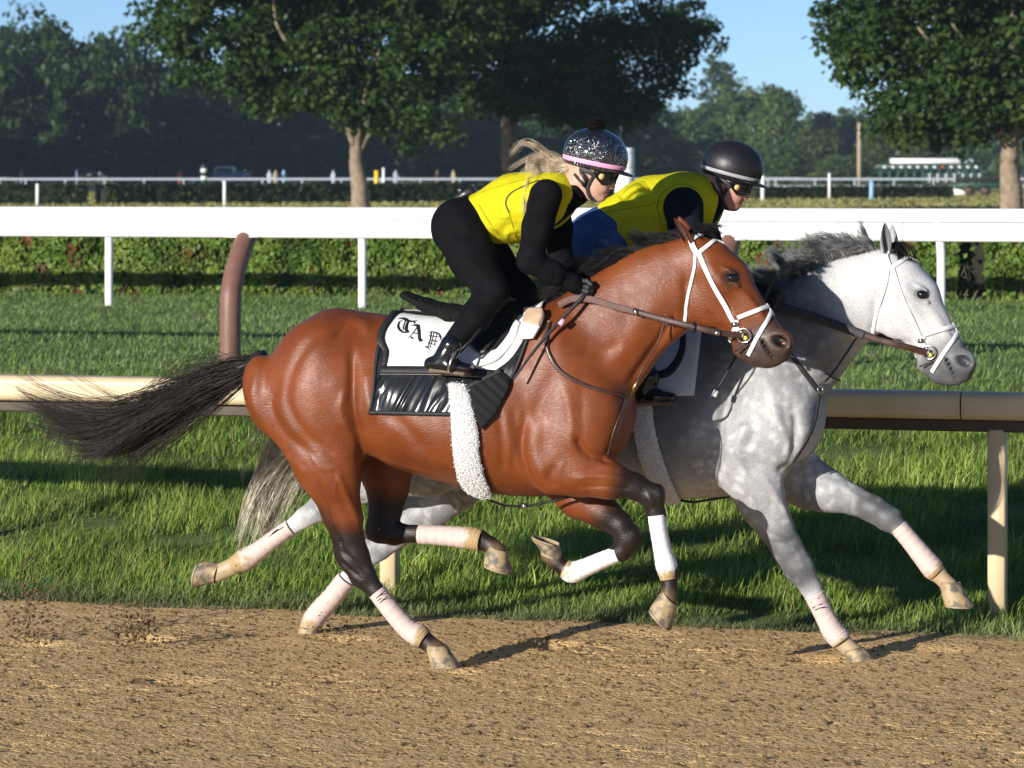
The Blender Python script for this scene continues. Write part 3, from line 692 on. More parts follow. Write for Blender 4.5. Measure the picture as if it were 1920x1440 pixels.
def wrap(parent, P, S, pts, mat, grow, dirt0, dirt1, tabs=None):
    v, f, al = chain_tube(P, pts, S, grow, 22, .92)
    ang = np.tile(np.arange(22) / 22.0, len(al) // 22); saw = ((al * 9 + ang) % 1.0); cc = np.repeat(v.reshape(-1, 22, 3).mean(1), 22, 0); v = cc + (v - cc) * (1 + .03 * saw)[:, None]
    nr = len(al) // 22                                  # hems rolled in at both ends
    v = v.copy(); ring = v.reshape(nr, 22, 3); cen = ring.mean(1, keepdims=True)
    lo = cen[0] + (ring[0] - cen[0]) * .8; hi = cen[-1] + (ring[-1] - cen[-1]) * .8
    vv = np.vstack([lo, v, hi]); f = [tuple(i + 22 for i in q) for q in f]
    for k in range(22):
        j = (k + 1) % 22; f.append((k, j, 22 + j, 22 + k)); a = 22 * nr; f.append((a + k, a + j, a + 22 + j, a + 22 + k))
    al = np.concatenate([np.zeros(22), al, np.ones(22)])
    o = obj('leg_wrap', vv, f, mat, parent); d = dirt0 + (dirt1 - dirt0) * al ** 1.6
    set_col(o.data, np.stack([d, al, 0 * al], -1)); return o
wrap(bay, bP, bS, [(1231, 966, -.12, 17), (1236, 1000, -.12, 16.5), (1243, 1035, -.12, 17.5), (1250, 1062, -.12, 20.5), (1254, 1086, -.12, 16)], M['wrap_white'], 1.04, -.15, .62)
wrap(bay, bP, bS, [(1158, 1039, .12, 15.5), (1130, 1050, .12, 16.5), (1098, 1064, .12, 18), (1074, 1073, .12, 21), (1060, 1066, .12, 19)], M['wrap_white'], 1.04, -.2, .62)
wrap(bay, bP, bS, [(707, 1110, -.10, 18), (738, 1150, -.095, 18.5), (766, 1180, -.09, 20), (786, 1192, -.09, 22), (796, 1199, -.09, 19)], M['wrap_pink'], 1.04, -.05, .75)
wrap(bay, bP, bS, [(786, 1002, .14, 19), (825, 1004, .14, 19.5), (862, 1007, .14, 21), (888, 1010, .14, 22.5), (902, 1013, .14, 21)], M['wrap_pink'], 1.04, .1, .85)
wrap(grey, gP, gS, [(1527, 1114, -.107, 20), (1545, 1152, -.10, 19), (1561, 1182, -.10, 21), (1573, 1196, -.10, 21.5), (1578, 1203, -.10, 20)], M['wrap_pink'], 1.04, 0, .55)
wrap(grey, gP, gS, [(1685, 988, .12, 18), (1705, 1012, .12, 18), (1732, 1045, .12, 20), (1750, 1067, .12, 21.5), (1758, 1075, .12, 18)], M['wrap_pink'], 1.04, -.05, .7)
wrap(grey, gP, gS, [(546, 988, -.10, 17), (515, 1010, -.10, 17.5), (485, 1033, -.10, 19), (460, 1049, -.10, 23), (438, 1060, -.10, 17)], M['wrap_pink'], 1.04, 0, .75)
wrap(grey, gP, gS, [(650, 1086, .06, 21), (625, 1118, .06, 21), (603, 1142, .06, 21.5), (589, 1160, .06, 22), (582, 1172, .06, 20)], M['wrap_pink'], 1.04, .1, .5)

M['ink'] = nmat('black_tape', .6, .3, (.01, .01, .012))[0]
def pins(parent, P, items):
    for x0, y0, x1, y1, yl in items: mb = MB(); mb.tube([P(x0, y0, yl), P((x0 + x1) / 2, (y0 + y1) / 2 - 1, yl - .001), P(x1, y1, yl)], .0022, 6); mb.build('wrap_pin', M['ink'], parent)
pins(bay, bP, [(706, 1122, 722, 1108, -.142), (708, 1127, 715, 1122, -.142), (712, 1131, 728, 1117, -.142)]); pins(grey, gP, [(1521, 1130, 1536, 1121, -.150), (1524, 1140, 1541, 1132, -.150), (1528, 1144, 1547, 1138, -.150)]); pins(grey, gP, [(505, 1006, 532, 988, -.140), (510, 1001, 522, 992, -.140)])
def hair_mat(name, c1, c2, rough=.45):
    m, nt, b = nmat(name, rough, .22); v = coords(nt); n = noise(nt, v, 26, 3); r = ramp(nt, n, 0, [(.35, c1), (.65, c2)]); L(nt, r, 0, b, 'Base Color'); return m
M['black_hair'] = hair_mat('black_horse_hair', (.004, .0035, .0035), (.013, .011, .010))
M['tail_hair'] = hair_mat('brown_black_hair', (.006, .004, .0035), (.024, .014, .010)); M['grey_hair'] = hair_mat('grey_horse_hair', (.07, .072, .078), (.32, .32, .325))
M['pale_hair'] = hair_mat('pale_horse_hair', (.40, .36, .27), (.74, .68, .55))
def tail(parent, P, S, spine, n, spread, w, mat, seed, thick0=.03):
    """streaming tail: locks leave a central path at different points and droop or flick"""
    rg = np.random.default_rng(seed); C = np.array([P(x, y, yl) for x, y, yl in spine]); K = 10; paths = []
    sp = spline(C, 10); Ls = len(sp) - 1
    nl = max(8, n // 26); locks = []
    for _ in range(nl):
        locks.append((rg.uniform(.45, 1.0) ** .8, rg.normal(0, .32, 2), rg.normal(0, 1, 2), rg.uniform(.4, 1.6), rg.uniform(0, 6.3)))
    for i in range(n):
        end, offs, curl, fr, ph = locks[rg.integers(nl)]
        s0 = rg.uniform(0, .32) ** 1.3; e = min(1.0, max(s0 + .25, end + rg.normal(0, .05))); t = np.linspace(0, 1, K); ii = (s0 + (e - s0) * t) * Ls
        a = np.floor(ii).astype(int).clip(0, Ls - 1); fr_ = ii - a; base = sp[a] * (1 - fr_[:, None]) + sp[a + 1] * fr_[:, None]
        r0 = rg.normal(0, thick0, 3) * np.array([.6, .8, 1.0])
        g = (offs * spread)[None, :] * (t ** 1.1)[:, None] + (curl * spread * .46)[None, :] * np.sin(t * 3.2 * fr + ph)[:, None] * t[:, None]
        g = g + rg.normal(0, spread * .045, 2) * (t ** 1.2)[:, None] + rg.normal(0, .004, (1, 2))
        base = base + r0[None] * (1 - .3 * t)[:, None]
        base[:, 1] += g[:, 0] * .5; base[:, 2] += g[:, 1] - spread * 1.3 * np.clip(1 - end, 0, 1) * t ** 2; base[:, 0] += g[:, 0] * .35
        paths.append(base)
    V, Fc = strands_vf(paths, rg.uniform(.6, 1.3, n) * w); o = obj('tail', V, Fc, mat, parent); return o
tail(bay, bP, bS, [(492, 674, .0), (455, 694, 0), (385, 722, 0), (300, 764, .02), (210, 800, .04), (125, 790, .06), (42, 752, .08)], 2500, .19, .0019, M['tail_hair'], 3, .015)
mb = MB(); tp = spline([bP(500, 672, 0), bP(470, 684, 0), bP(430, 696, 0), bP(380, 712, 0)], 6); mb.tube(tp, list(np.linspace(.042, .016, len(tp))), 14); mb.build('tail_dock', M['black_hair'], bay)
tail(grey, gP, gS, [(860, 672, 0), (800, 676, 0), (690, 712, 0), (590, 770, 0), (520, 838, 0), (488, 910, 0), (466, 985, 0)], 1500, .22, .0029, M['pale_hair'], 5, .022)
def mane(parent, roots, n, length, mat, seed, w, sweep, jit, lift):
    """mane standing along the crest; sweep = mean direction the hair streams"""
    rg = np.random.default_rng(seed); R = spline(np.array(roots), 12); Lr = len(R) - 1; K = 7; paths = []; nl = n // 26
    centers = np.sort(rg.uniform(0, 1, nl)); lk = rg.normal(0, 1, (nl, 3)); ll = rg.uniform(.75, 1.15, nl)
    for i in range(n):
        s_ = rg.uniform(0, 1); q = int(np.argmin(np.abs(centers - s_ + rg.normal(0, .01)))); a = min(int(s_ * Lr), Lr - 1); base = R[a] + (R[a + 1] - R[a]) * (s_ * Lr - a)
        base = base + rg.normal(0, 1, 3) * np.array([.004, .012, .004]); t = np.linspace(0, 1, K)[:, None]
        le = length(s_) * ll[q] * rg.uniform(.7, 1.08); d = np.array(sweep(s_)) + lk[q] * jit + rg.normal(0, jit * .16, 3); d /= np.linalg.norm(d)
        up = np.array([0, 0, 1.0]) * lift(s_)
        lb = R[min(int(centers[q] * Lr), Lr)]; base = base + (lb - base) * .8 * t ** 1.3; p = base + le * (d * (t ** 1.05) + up * (t - t ** 2) * 1.1) + np.cross(d, lk[q]) * .03 * le / .2 * np.sin(t * 4 + lk[q][0]) * t
        p[:, 2] -= (le * .16 * t[:, 0] ** 2.2); paths.append(p)
    V, Fc = strands_vf(paths, rg.uniform(.6, 1.25, n) * w); return obj('mane', V, Fc, mat, parent)
cr = [bP(x, y, 0) for x, y in ((1020, 575), (1070, 556), (1120, 532), (1180, 503), (1235, 468), (1285, 444))]
mane(bay, cr, 1900, lambda s: .13 + .10 * math.sin(math.pi * min(1, s * 1.05)), M['black_hair'], 11, .0018, lambda s: (-.86, -.10 + .1 * s, .10 + .22 * s), .16, lambda s: .30)
mane(bay, [bP(1288, 438, 0), bP(1305, 428, 0), bP(1318, 430, 0)], 320, lambda s: .12, M['black_hair'], 12, .0017, lambda s: (.65, -.25, .10), .18, lambda s: .35)
cr = [gP(x, y, 0) for x, y in ((1430, 566), (1480, 538), (1530, 514), (1580, 492), (1620, 480), (1652, 474))]
mane(grey, cr, 2600, lambda s: .19 + .05 * math.sin(math.pi * s) - .10 * max(0, s - .7), M['grey_hair'], 13, .0016, lambda s: (-.42 - .30 * s, -.12, .90 - .25 * s), .26, lambda s: .10)
mane(grey, [gP(1668, 458, 0), gP(1682, 456, 0), gP(1694, 462, 0)], 420, lambda s: .13, M['black_hair'], 14, .0018, lambda s: (.25, -.45, -.55), .25, lambda s: .45)

# ------------------------------------------------------------------ tack
def leather(name, c1, c2, rough=.35): return mottled(name, c1, c2, 40, rough, .25, .002, 160, .5)
M['white_strap'] = mottled('white_leather', (.74, .73, .71), (.84, .83, .82), 25, .5, .15, .002, 120)
M['brown_leather'] = leather('dark_brown_leather', (.035, .016, .011), (.075, .036, .026)); M['tan_leather'] = leather('tan_leather', (.20, .11, .07), (.30, .17, .11), .5)
M['black_leather'] = leather('black_leather', (.008, .008, .009), (.018, .018, .02)); M['black_strap'] = leather('black_webbing', (.012, .012, .014), (.026, .026, .03), .6)
M['steel'] = nmat('bright_steel', .22, .5, (.62, .62, .62))[0]; M['steel'].node_tree.nodes['Principled BSDF'].inputs['Metallic'].default_value = 1.0
M['brass'] = nmat('brass', .3, .5, (.75, .55, .25))[0]; M['brass'].node_tree.nodes['Principled BSDF'].inputs['Metallic'].default_value = 1.0
M['yellow_rubber'] = nmat('yellow_rubber', .5, .4, (.70, .55, .10))[0]
def ring(c, axis, r, t, name, mat, parent):
    axis = np.array(axis, float); axis /= np.linalg.norm(axis); a = np.cross(axis, (0, 0, 1.0)); a /= np.linalg.norm(a); b = np.cross(axis, a)
    pts = [c + r * (a * math.cos(x) + b * math.sin(x)) for x in np.linspace(0, 2 * math.pi, 25)]
    mb = MB(); mb.tube(pts, t, 8, False, tuple(axis)); return mb.build(name, mat, parent)
def strap_obj(name, sf, pix, width, thick, mat, parent, off=.003, mirror=True, over=None):
    pts, nn = sf.strap(pix, width, thick, off); mb = MB(); mb.add(*ribbon(pts, nn, width, thick))
    if mirror:
        q = pts.copy(); q[:, 1] *= -1; qn = nn.copy(); qn[:, 1] *= -1
        fx = [sf.near(p, off) for p in q]; mb.add(*ribbon([p for p, n in fx], [n for p, n in fx], width, thick))
        if over is not None:                                     # carry the strap across the top between both sides
            i = over; a, b = pts[i], q[i]; arc = []
            for t in np.linspace(0, 1, 15):
                p = a * (1 - t) + b * t; arc.append(sf.near(p + np.array([.03, 0, .03]) * math.sin(math.pi * t), off))
            mb.add(*ribbon([p for p, n in arc], [n for p, n in arc], width, thick))
    return mb.build(name, mat, parent)
def T(D):
    c0, c1, ang, s = (1290, 446), D['poll'], D['head_ang'], D['head_s']
    def f(x, y): q = rot2((x, y), c0, ang, s); return (q[0] - c0[0] + c1[0], q[1] - c0[1] + c1[1])
    return lambda pts: [f(*p) for p in pts]
def bridle(name, fr, sf, D, HP, label, cheek2):
    t = T(D); root = empty(name); fr.place(root); tag(root, label, 'bridle', 'bridles on the racehorses'); W = M['white_strap']
    strap_obj('browband', sf, t([(1311, 474), (1325, 463), (1342, 450), (1357, 443)]), .019, .005, W, root, .004, True, -1)
    strap_obj('headpiece', sf, t([(1296, 452), (1299, 462), (1307, 476)]), .024, .005, W, root, .006, True, 0)
    strap_obj('cheekpiece', sf, t([(1310, 474), (1325, 508), (1345, 548), (1365, 583), (1378, 607), (1388, 624)]), .021, .005, W, root, .005)
    strap_obj('throatlatch', sf, t([(1304, 474), (1303, 500), (1295, 535), (1287, 575), (1284, 602)]), .014, .005, W, root, .004)
    strap_obj('noseband', sf, t([(1383, 596), (1400, 589), (1425, 580), (1447, 572)]), .019, .006, W, root, .005, True, -1)
    strap_obj('crossed_noseband', sf, t([(1450, 578), (1438, 600), (1422, 630), (1409, 655), (1404, 666)]), .018, .005, W, root, .005, True, 0)
    strap_obj('chin_strap', sf, t([(1383, 600), (1375, 622), (1367, 640)]), .016, .004, W, root, .004)
    bp = t([(1396, 628)])[0]; c, n = sf.hit(*bp, .012)
    ring(c, n + np.array([0, -.8, 0]), .030, .0042, 'bit_ring', M['steel'], root)
    b2 = t([(1400, 632)])[0]; c2, n2 = sf.hit(*b2, .02); mb = MB(); mb.add(*uvs(c2, .010, .008, .010)); mb.build('bit_guard', M['yellow_rubber'], root)
    a, _ = sf.hit(*t([(1403, 645)])[0], .014); b_, _ = sf.hit(*t([(1372, 664)])[0], .02); b_[1] = a[1]
    mb = MB(); mb.tube([c, a, b_], .004, 8); mb.build('bit_shank', M['steel'], root)
    k, n = sf.hit(*t([(1378, 607)])[0], .011); mb = MB(); mb.box(k, (.024, .008, .02)); mb.build('buckle', M['steel'], root)
    return root, c
bbr, bbit = bridle('bridle', BAY, bSf, bayD, bHP, 'white leather bridle with crossed noseband on the bay horse', 1)
gbr, gbit = bridle('bridle', GREY, gSf, greyD, gHP, 'white leather bridle with crossed noseband on the grey horse', 1)

def polar_patch(sf, xs_lo, xs_hi, th_lo, th_hi, nu, nv, off, zc=.0):
    """sheet lying on the barrel. At each angle th (0 = spine, negative = near side) it runs from xs_lo(th) to xs_hi(th)"""
    V = []; NN = []
    for i in range(nv + 1):
        th = th_lo + (th_hi - th_lo) * i / nv
        for j in range(nu + 1):
            u = xs_lo(th) + (xs_hi(th) - xs_lo(th)) * j / nu; c = np.array([u, 0, zc]); d = np.array([0, math.sin(th), math.cos(th)])
            h = sf.t.ray_cast(Vector(c + d * 1.2), Vector(-d)); p = np.array(h[0]) if h[0] is not None else c + d * .3
            V.append(p); NN.append(d)
    V = np.array(V).reshape(nv + 1, nu + 1, 3); 
    for _ in range(3):
        W_ = V.copy(); W_[1:-1, 1:-1] = .5 * V[1:-1, 1:-1] + .125 * (V[:-2, 1:-1] + V[2:, 1:-1] + V[1:-1, :-2] + V[1:-1, 2:]); V = W_
    gu = np.gradient(V, axis=1); gv = np.gradient(V, axis=0); n = np.cross(gu, gv); n /= np.linalg.norm(n, axis=2, keepdims=True) + 1e-9
    D_ = np.array(NN).reshape(nv + 1, nu + 1, 3); s_ = np.sign((n * D_).sum(2, keepdims=True)); n = n * s_
    return V + n * off, n
def sheet(V, n, thick):
    a, b, _ = V.shape; top = (V + n * thick).reshape(-1, 3); bot = V.reshape(-1, 3); k = a * b; f = []
    for i in range(a - 1):
        for j in range(b - 1):
            q = (i * b + j, i * b + j + 1, i * b + b + j + 1, i * b + b + j); f.append(q[::-1]); f.append(tuple(x + k for x in q))
    rim = [j for j in range(b)] + [i * b + b - 1 for i in range(1, a)] + [(a - 1) * b + j for j in range(b - 2, -1, -1)] + [i * b for i in range(a - 2, 0, -1)]
    for p, q in zip(rim, rim[1:] + rim[:1]): f.append((p, q, q + k, p + k))
    return np.vstack([top * 0 + bot, top]), f
def edge_fn(sf, pix, zc):
    """pixels along an edge -> function angle -> x, kept constant over the back and mirrored on the far side"""
    pts = [sf.hit(x, y)[0] for x, y in pix]; a = np.array([-math.atan2(-p[1], p[2] - zc) for p in pts]); u = np.array([p[0] for p in pts]); o = np.argsort(a)
    a, u = a[o], u[o]
    return (lambda th: float(np.interp(-abs(th), a, u))), float(a[0])
def cloth_mats():
    m, nt, b = nmat('black_shiny_sheet', .22, .6, (.012, .012, .014)); v = coords(nt, (1, 1, 1)); mp = coords(nt, (1 / 15, 1 / 3, 1 / 3.0)); mp.vector_type = 'TEXTURE'; mp.inputs['Rotation'].default_value = (0, math.radians(30), 0); w = noise(nt, mp, 1.0, 1.5, .4); w.inputs['Distortion'].default_value = .8; bump(nt, b, w, 0, 1.0, .05); M['sheet'] = m
    m, nt, b = nmat('black_quilt', .8, .2, (.010, .010, .012)); v = coords(nt); w = N(nt, 'TexWave'); w.inputs['Scale'].default_value = 9; mp = coords(nt); mp.inputs['Rotation'].default_value = (0, math.radians(50), 0); L(nt, mp, 0, w, 'Vector'); bump(nt, b, w, 1, .7, .006); M['quilt'] = m
    M['towel'] = mottled('white_towel', (.72, .71, .70), (.84, .83, .82), 14, .95, .5, .004, 260, .1); M['binding'] = mottled('black_binding', (.008, .008, .010), (.022, .022, .025), 60, .6, .3, .002, 200)
    m, nt, b = nmat('white_fleece', .95, .1, (.80, .80, .80)); vo = N(nt, 'TexVoronoi'); L(nt, coords(nt), 0, vo, 'Vector'); vo.inputs['Scale'].default_value = 120; bump(nt, b, vo, 0, 1.0, .006); r = ramp(nt, vo, 0, [(.0, (.86, .86, .85)), (.7, (.60, .60, .61))]); L(nt, r, 0, b, 'Base Color'); M['fleece'] = m
    m, nt, b = nmat('black_fleece', .95, .1, (.012, .012, .012)); vo = N(nt, 'TexVoronoi'); L(nt, coords(nt), 0, vo, 'Vector'); vo.inputs['Scale'].default_value = 90; bump(nt, b, vo, 0, 1.0, .008); M['black_fleece'] = m
cloth_mats()
def border(V, n, t0, w, name, mat, parent, sides=(1, 1, 1, 1), thick=.006):
    """binding strip round a sheet, w grid cells wide"""
    a, b, _ = V.shape; mb = MB()
    def strip(A, Nn): mb.add(*sheet(A, Nn, thick))
    if sides[0]: strip(V[:w + 1] + n[:w + 1] * t0, n[:w + 1])
    if sides[1]: strip(V[-w - 1:] + n[-w - 1:] * t0, n[-w - 1:])
    if sides[2]: strip(V[w:-w, :w + 1] + n[w:-w, :w + 1] * t0, n[w:-w, :w + 1])
    if sides[3]: strip(V[w:-w, -w - 1:] + n[w:-w, -w - 1:] * t0, n[w:-w, -w - 1:])
    return mb.build(name, mat, parent)
ZB = float(bP(860, 760)[2])                    # height of the barrel's axis
# black sheet under the saddle
eL, aL = edge_fn(bSf, [(693, 790), (699, 730), (706, 660), (722, 610)], ZB)
eR, aR = edge_fn(bSf, [(905, 806), (930, 770), (952, 725), (985, 660), (1000, 620)], ZB)
root = empty('saddle_sheet'); BAY.place(root); tag(root, 'shiny black sheet under the saddle cloth of the bay horse', 'sheet')
V_, n_ = polar_patch(bSf, eL, eR, -1.66, 1.66, 46, 56, .007, ZB)
v, f = sheet(V_, n_, .004); obj('cover', v, f, M['sheet'], root)
border(V_, n_, .0035, 1, 'binding', M['binding'], root)
eA, _ = edge_fn(bSf, [(875, 731), (885, 770), (903, 806)], ZB); eB, _ = edge_fn(bSf, [(938, 700), (950, 735), (930, 775), (906, 805)], ZB)
# the white cloth with letters
eL2, _ = edge_fn(bSf, [(722, 662), (707, 642), (712, 622), (724, 606), (738, 590)], ZB)
eR2, _ = edge_fn(bSf, [(900, 720), (940, 690), (985, 640), (1010, 600)], ZB)
root = empty('saddle_cloth'); BAY.place(root); tag(root, 'white saddle cloth with black border and black letters on the bay', 'saddle cloth')
V2, n2 = polar_patch(bSf, eL2, eR2, -1.06, 1.06, 44, 36, .014, ZB)
V2[:, :, 2] -= 0
v, f = sheet(V2, n2, .006); obj('towel', v, f, M['towel'], root)
bt = MB(); bt.add(*sheet(V2[:3] + n2[:3] * .0055, n2[:3], .008)); bt.add(*sheet(V2[2:-2, :3] + n2[2:-2, :3] * .0055, n2[2:-2, :3], .008)); bt.add(*sheet(V2[-3:] + n2[-3:] * .0055, n2[-3:], .008)); bt.build('border', M['binding'], root)
def nib(strokes, place, w, ang=42.0, lift=.0):
    """broad-pen lettering: each stroke a polyline in letter space swept by a slanted nib"""
    mb = MB(); nx, ny = math.cos(math.radians(ang)) * w / 2, math.sin(math.radians(ang)) * w / 2
    for st in strokes:
        wd = 1.0
        if isinstance(st[0], (int, float)): wd, st = st[0], st[1]
        P_ = spline(np.array(st, float), 6) if len(st) > 2 else np.array([np.array(st[0]) + (np.array(st[1]) - np.array(st[0])) * t for t in np.linspace(0, 1, 7)])
        a = [place(x - nx * wd, y - ny * wd) for x, y in P_]; b = [place(x + nx * wd, y + ny * wd) for x, y in P_]; k = len(P_); v = []; f = []
        for (p, n), (q, m_) in zip(a, b): v += [p, q, p + n * .0016, q + m_ * .0016]
        for i in range(k - 1):
            o = 4 * i; f += [(o + 2, o + 3, o + 7, o + 6), (o, o + 2, o + 6, o + 4), (o + 1, o + 5, o + 7, o + 3)]
        f += [(0, 1, 3, 2), (4 * k - 4, 4 * k - 2, 4 * k - 1, 4 * k - 3)]; mb.add(v, f)
    return mb
tSf = Surf(BAY, np.vstack([(V2 + n2 * .006).reshape(-1, 3)]), np.array([(i * 45 + j, i * 45 + j + 1, i * 45 + 45 + j + 1, i * 45 + 45 + j) for i in range(36) for j in range(44)]))
def letter_place(ox, oy, sx, sy, rot):
    def f(x, y):
        q = rot2((ox + x * sx, oy - y * sy), (ox, oy), rot, 1.0); p, n = tSf.hit(*q); return p + n * .0004, n
    return f
T_ = [[(.02, .92), (.28, .98), (.6, .88), (.98, 1.0)], (.7, [(.30, .90), (.10, .72), (.06, .40), (.22, .14), (.50, .04), (.80, .16)]), [(.58, .90), (.52, .6), (.56, .28), (.66, .12)], (.4, [(.40, .88), (.36, .5), (.40, .2)]), (.4, [(.84, .96), (.96, .84)])]
A_ = [[(.12, .92), (.36, .98), (.50, .90)], [(.46, .98), (.62, .55), (.74, .16), (.92, .02)], (.6, [(.44, .90), (.26, .40), (.10, .10)]), (.5, [(.06, .06), (.22, .12), (.34, .02)]), (.5, [(.24, .42), (.62, .46)]), (.5, [(.70, .12), (.84, .0), (1.0, .14)])]
P__ = [(.6, [(.16, .98), (.22, .5), (.18, .02)]), (.4, [(.34, .95), (.36, .5), (.32, .05)]), (.6, [(.02, .90), (.35, .98), (.70, .92), (.88, .70), (.72, .50), (.30, .48)]), (.5, [(.0, .06), (.2, .0), (.42, .1)]), (.4, [(.05, .7), (.5, .74), (.95, .8)]), (.4, [(.1, .3), (.5, .28), (.7, .34)]), (.35, [(.55, .96), (.58, .2)])]
nib(T_, letter_place(742, 621, 33, 27, 14), .22).build('letter', M['binding'], root)
nib(A_, letter_place(764, 634, 30, 28, 14), .22).build('letter', M['binding'], root)
nib(P__, letter_place(797, 651, 28, 32, 14), .19).build('letter', M['binding'], root)
nib([(.5, [(0, .5), (.5, .9), (1, .4)]), (.5, [(.2, .0), (.5, .4), (.8, 0)])], letter_place(793, 660, 14, 10, 14), .2).build('letter', M['binding'], root)
# ------------------------------------------------------------------ saddles, girths, reins
def panel(sf, A, B, nu, nv, off, bulge=0.0):
    """sheet over the body between two pixel edges"""
    a = spline(np.array(A, float), 8); b = spline(np.array(B, float), 8); V = []; nn = []
    for i in range(nv + 1):
        t = i / nv; pa = a[int(round(t * (len(a) - 1)))]; pb = b[int(round(t * (len(b) - 1)))]
        for j in range(nu + 1):
            s_ = j / nu; p, n = sf.hit(*(pa + (pb - pa) * s_)); V.append(p + n * (off + bulge * (1 - (2 * s_ - 1) ** 2) ** .5)); nn.append(n)
    V = np.array(V).reshape(nv + 1, nu + 1, 3); nn = np.array(nn).reshape(nv + 1, nu + 1, 3)
    for _ in range(3):
        for Q in (V, nn):
            W_ = Q.copy(); W_[1:-1, 1:-1] = .5 * Q[1:-1, 1:-1] + .125 * (Q[:-2, 1:-1] + Q[2:, 1:-1] + Q[1:-1, :-2] + Q[1:-1, 2:]); Q[:] = W_
    nn /= np.linalg.norm(nn, axis=2, keepdims=True); return V, nn
def panel_obj(name, sf, A, B, off, thick, mat, parent, nu=12, nv=20, bulge=0.0):
    V, n = panel(sf, A, B, nu, nv, off, bulge); v, f = sheet(V, n, thick); return obj(name, v, f, mat, parent)
def rein(name, sf, pix, width, thick, mat, parent, off=.012):
    pts, nn = sf.strap(pix, width, thick, off); mb = MB(); mb.add(*ribbon(pts, nn, width, thick)); return mb.build(name, mat, parent)
sad = empty('racing_saddle'); BAY.place(sad); tag(sad, 'black racing saddle with steel stirrup and white fleece girth on the bay', 'saddle')
B = Body(bP(730, 620) - np.array([0, .3, 0]), bP(1020, 520) + np.array([0, .3, 0]), .007)
B.chain([(bP(x, y), r * bS, w) for x, y, r, w in ((760, 553, 8, .06), (800, 572, 12, .085), (850, 588, 17, .11), (910, 592, 17, .12), (960, 584, 18, .11), (984, 582, 17, .09))], .02)
V, Fc = B.mesh(1); obj('seat', V, Fc, M['black_fleece'], sad)
panel_obj('flap', bSf, [(872, 604), (874, 632), (882, 655), (905, 672)], [(974, 580), (980, 596), (964, 632), (934, 662)], .030, .007, M['black_leather'], sad, 14, 18, .010)
panel_obj('pad', bSf, [(888, 684), (922, 664), (950, 636), (966, 606)], [(896, 694), (934, 680), (968, 646), (982, 612)], .024, .010, M['towel'], sad, 8, 18, .004)
panel_obj('front_pad', bSf, [(976, 640), (986, 618), (990, 598), (988, 588)], [(1004, 638), (1014, 620), (1022, 600), (1020, 590)], .020, .014, M['towel'], sad, 8, 14, .004)
panel_obj('pommel_patch', bSf, [(990, 612), (994, 598), (996, 590)], [(1014, 618), (1021, 602), (1021, 591)], .036, .004, mottled('tan_suede', (.45, .30, .19), (.58, .42, .28), 20, .8), sad, 6, 8)
panel_obj('rear_patch', bSf, [(750, 583), (790, 592), (846, 600)], [(753, 579), (792, 586), (848, 592)], .02, .02, M['black_leather'], sad, 4, 10)
panel_obj('quilted_panel', bSf, [(876, 730), (888, 770), (903, 805)], [(941, 697), (958, 720), (930, 775)], .013, .010, M['quilt'], sad, 12, 14, .004)
panel_obj('quilt_edge', bSf, [(872, 728), (905, 710), (940, 694)], [(874, 735), (908, 717), (943, 701)], .022, .006, M['binding'], sad, 3, 14)
gA = [(842, 722), (846, 764), (851, 841), (862, 893), (884, 920), (897, 930)]; gB = [(876, 724), (886, 758), (897, 810), (900, 856), (911, 893), (928, 932)]
M['fleece_white'] = nmat('fleece_pile', .95, .05, (.86, .86, .85))[0]
girth = panel_obj('girth', bSf, gA, gB, .008, .012, M['fleece'], sad, 12, 40, .014)
# fleece tufts on the girth
V, n = panel(bSf, gA, gB, 26, 120, .020, .014); V = V.reshape(-1, 3); n = n.reshape(-1, 3); rg = np.random.default_rng(2)
idx = rg.integers(0, len(V), 4600); t = np.linspace(0, 1, 3)[None, :, None]; dd = n[idx] + rg.normal(0, .8, (len(idx), 3)); dd /= np.linalg.norm(dd, axis=1, keepdims=True)
o = obj('fleece_pile', *strands_vf((V[idx] + rg.normal(0, .003, (len(idx), 3)))[:, None, :] + dd[:, None, :] * .005 * t, .0016), M['fleece_white'], girth)
mb = MB(); mb.tube([bP(900, 928, -.12), bP(918, 938, -.08), bP(945, 948, -.05), bP(985, 950, -.03), bP(1040, 938, -.02), bP(1100, 925, 0)], .011, 8, True, (0, 1, 0), .5); mb.build('girth_strap', M['black_leather'], sad)
mb = MB(); mb.box(bP(982, 949, -.045), (.022, .006, .026)); mb.build('buckle', M['steel'], sad)
fe = np.array(bP(843, 700, -.36))
mb = MB(); mb.tube([bP(905, 610, -.30), bP(880, 640, -.35), bP(862, 660, -.375)], .010, 8, True, (0, 1, 0), .5); mb.build('stirrup_leather', M['black_leather'], sad)
st = []
for a in np.linspace(0, 2 * math.pi, 25): st.append(np.array(bP(850, 682, -.365)) + np.array([.018 * math.cos(a), .052 * math.sin(a), .062 * math.cos(a) if math.cos(a) > 0 else .040 * max(math.cos(a), -.72)]))
mb = MB(); mb.tube(st, .0055, 8, False); mb.build('stirrup_iron', M['steel'], sad)
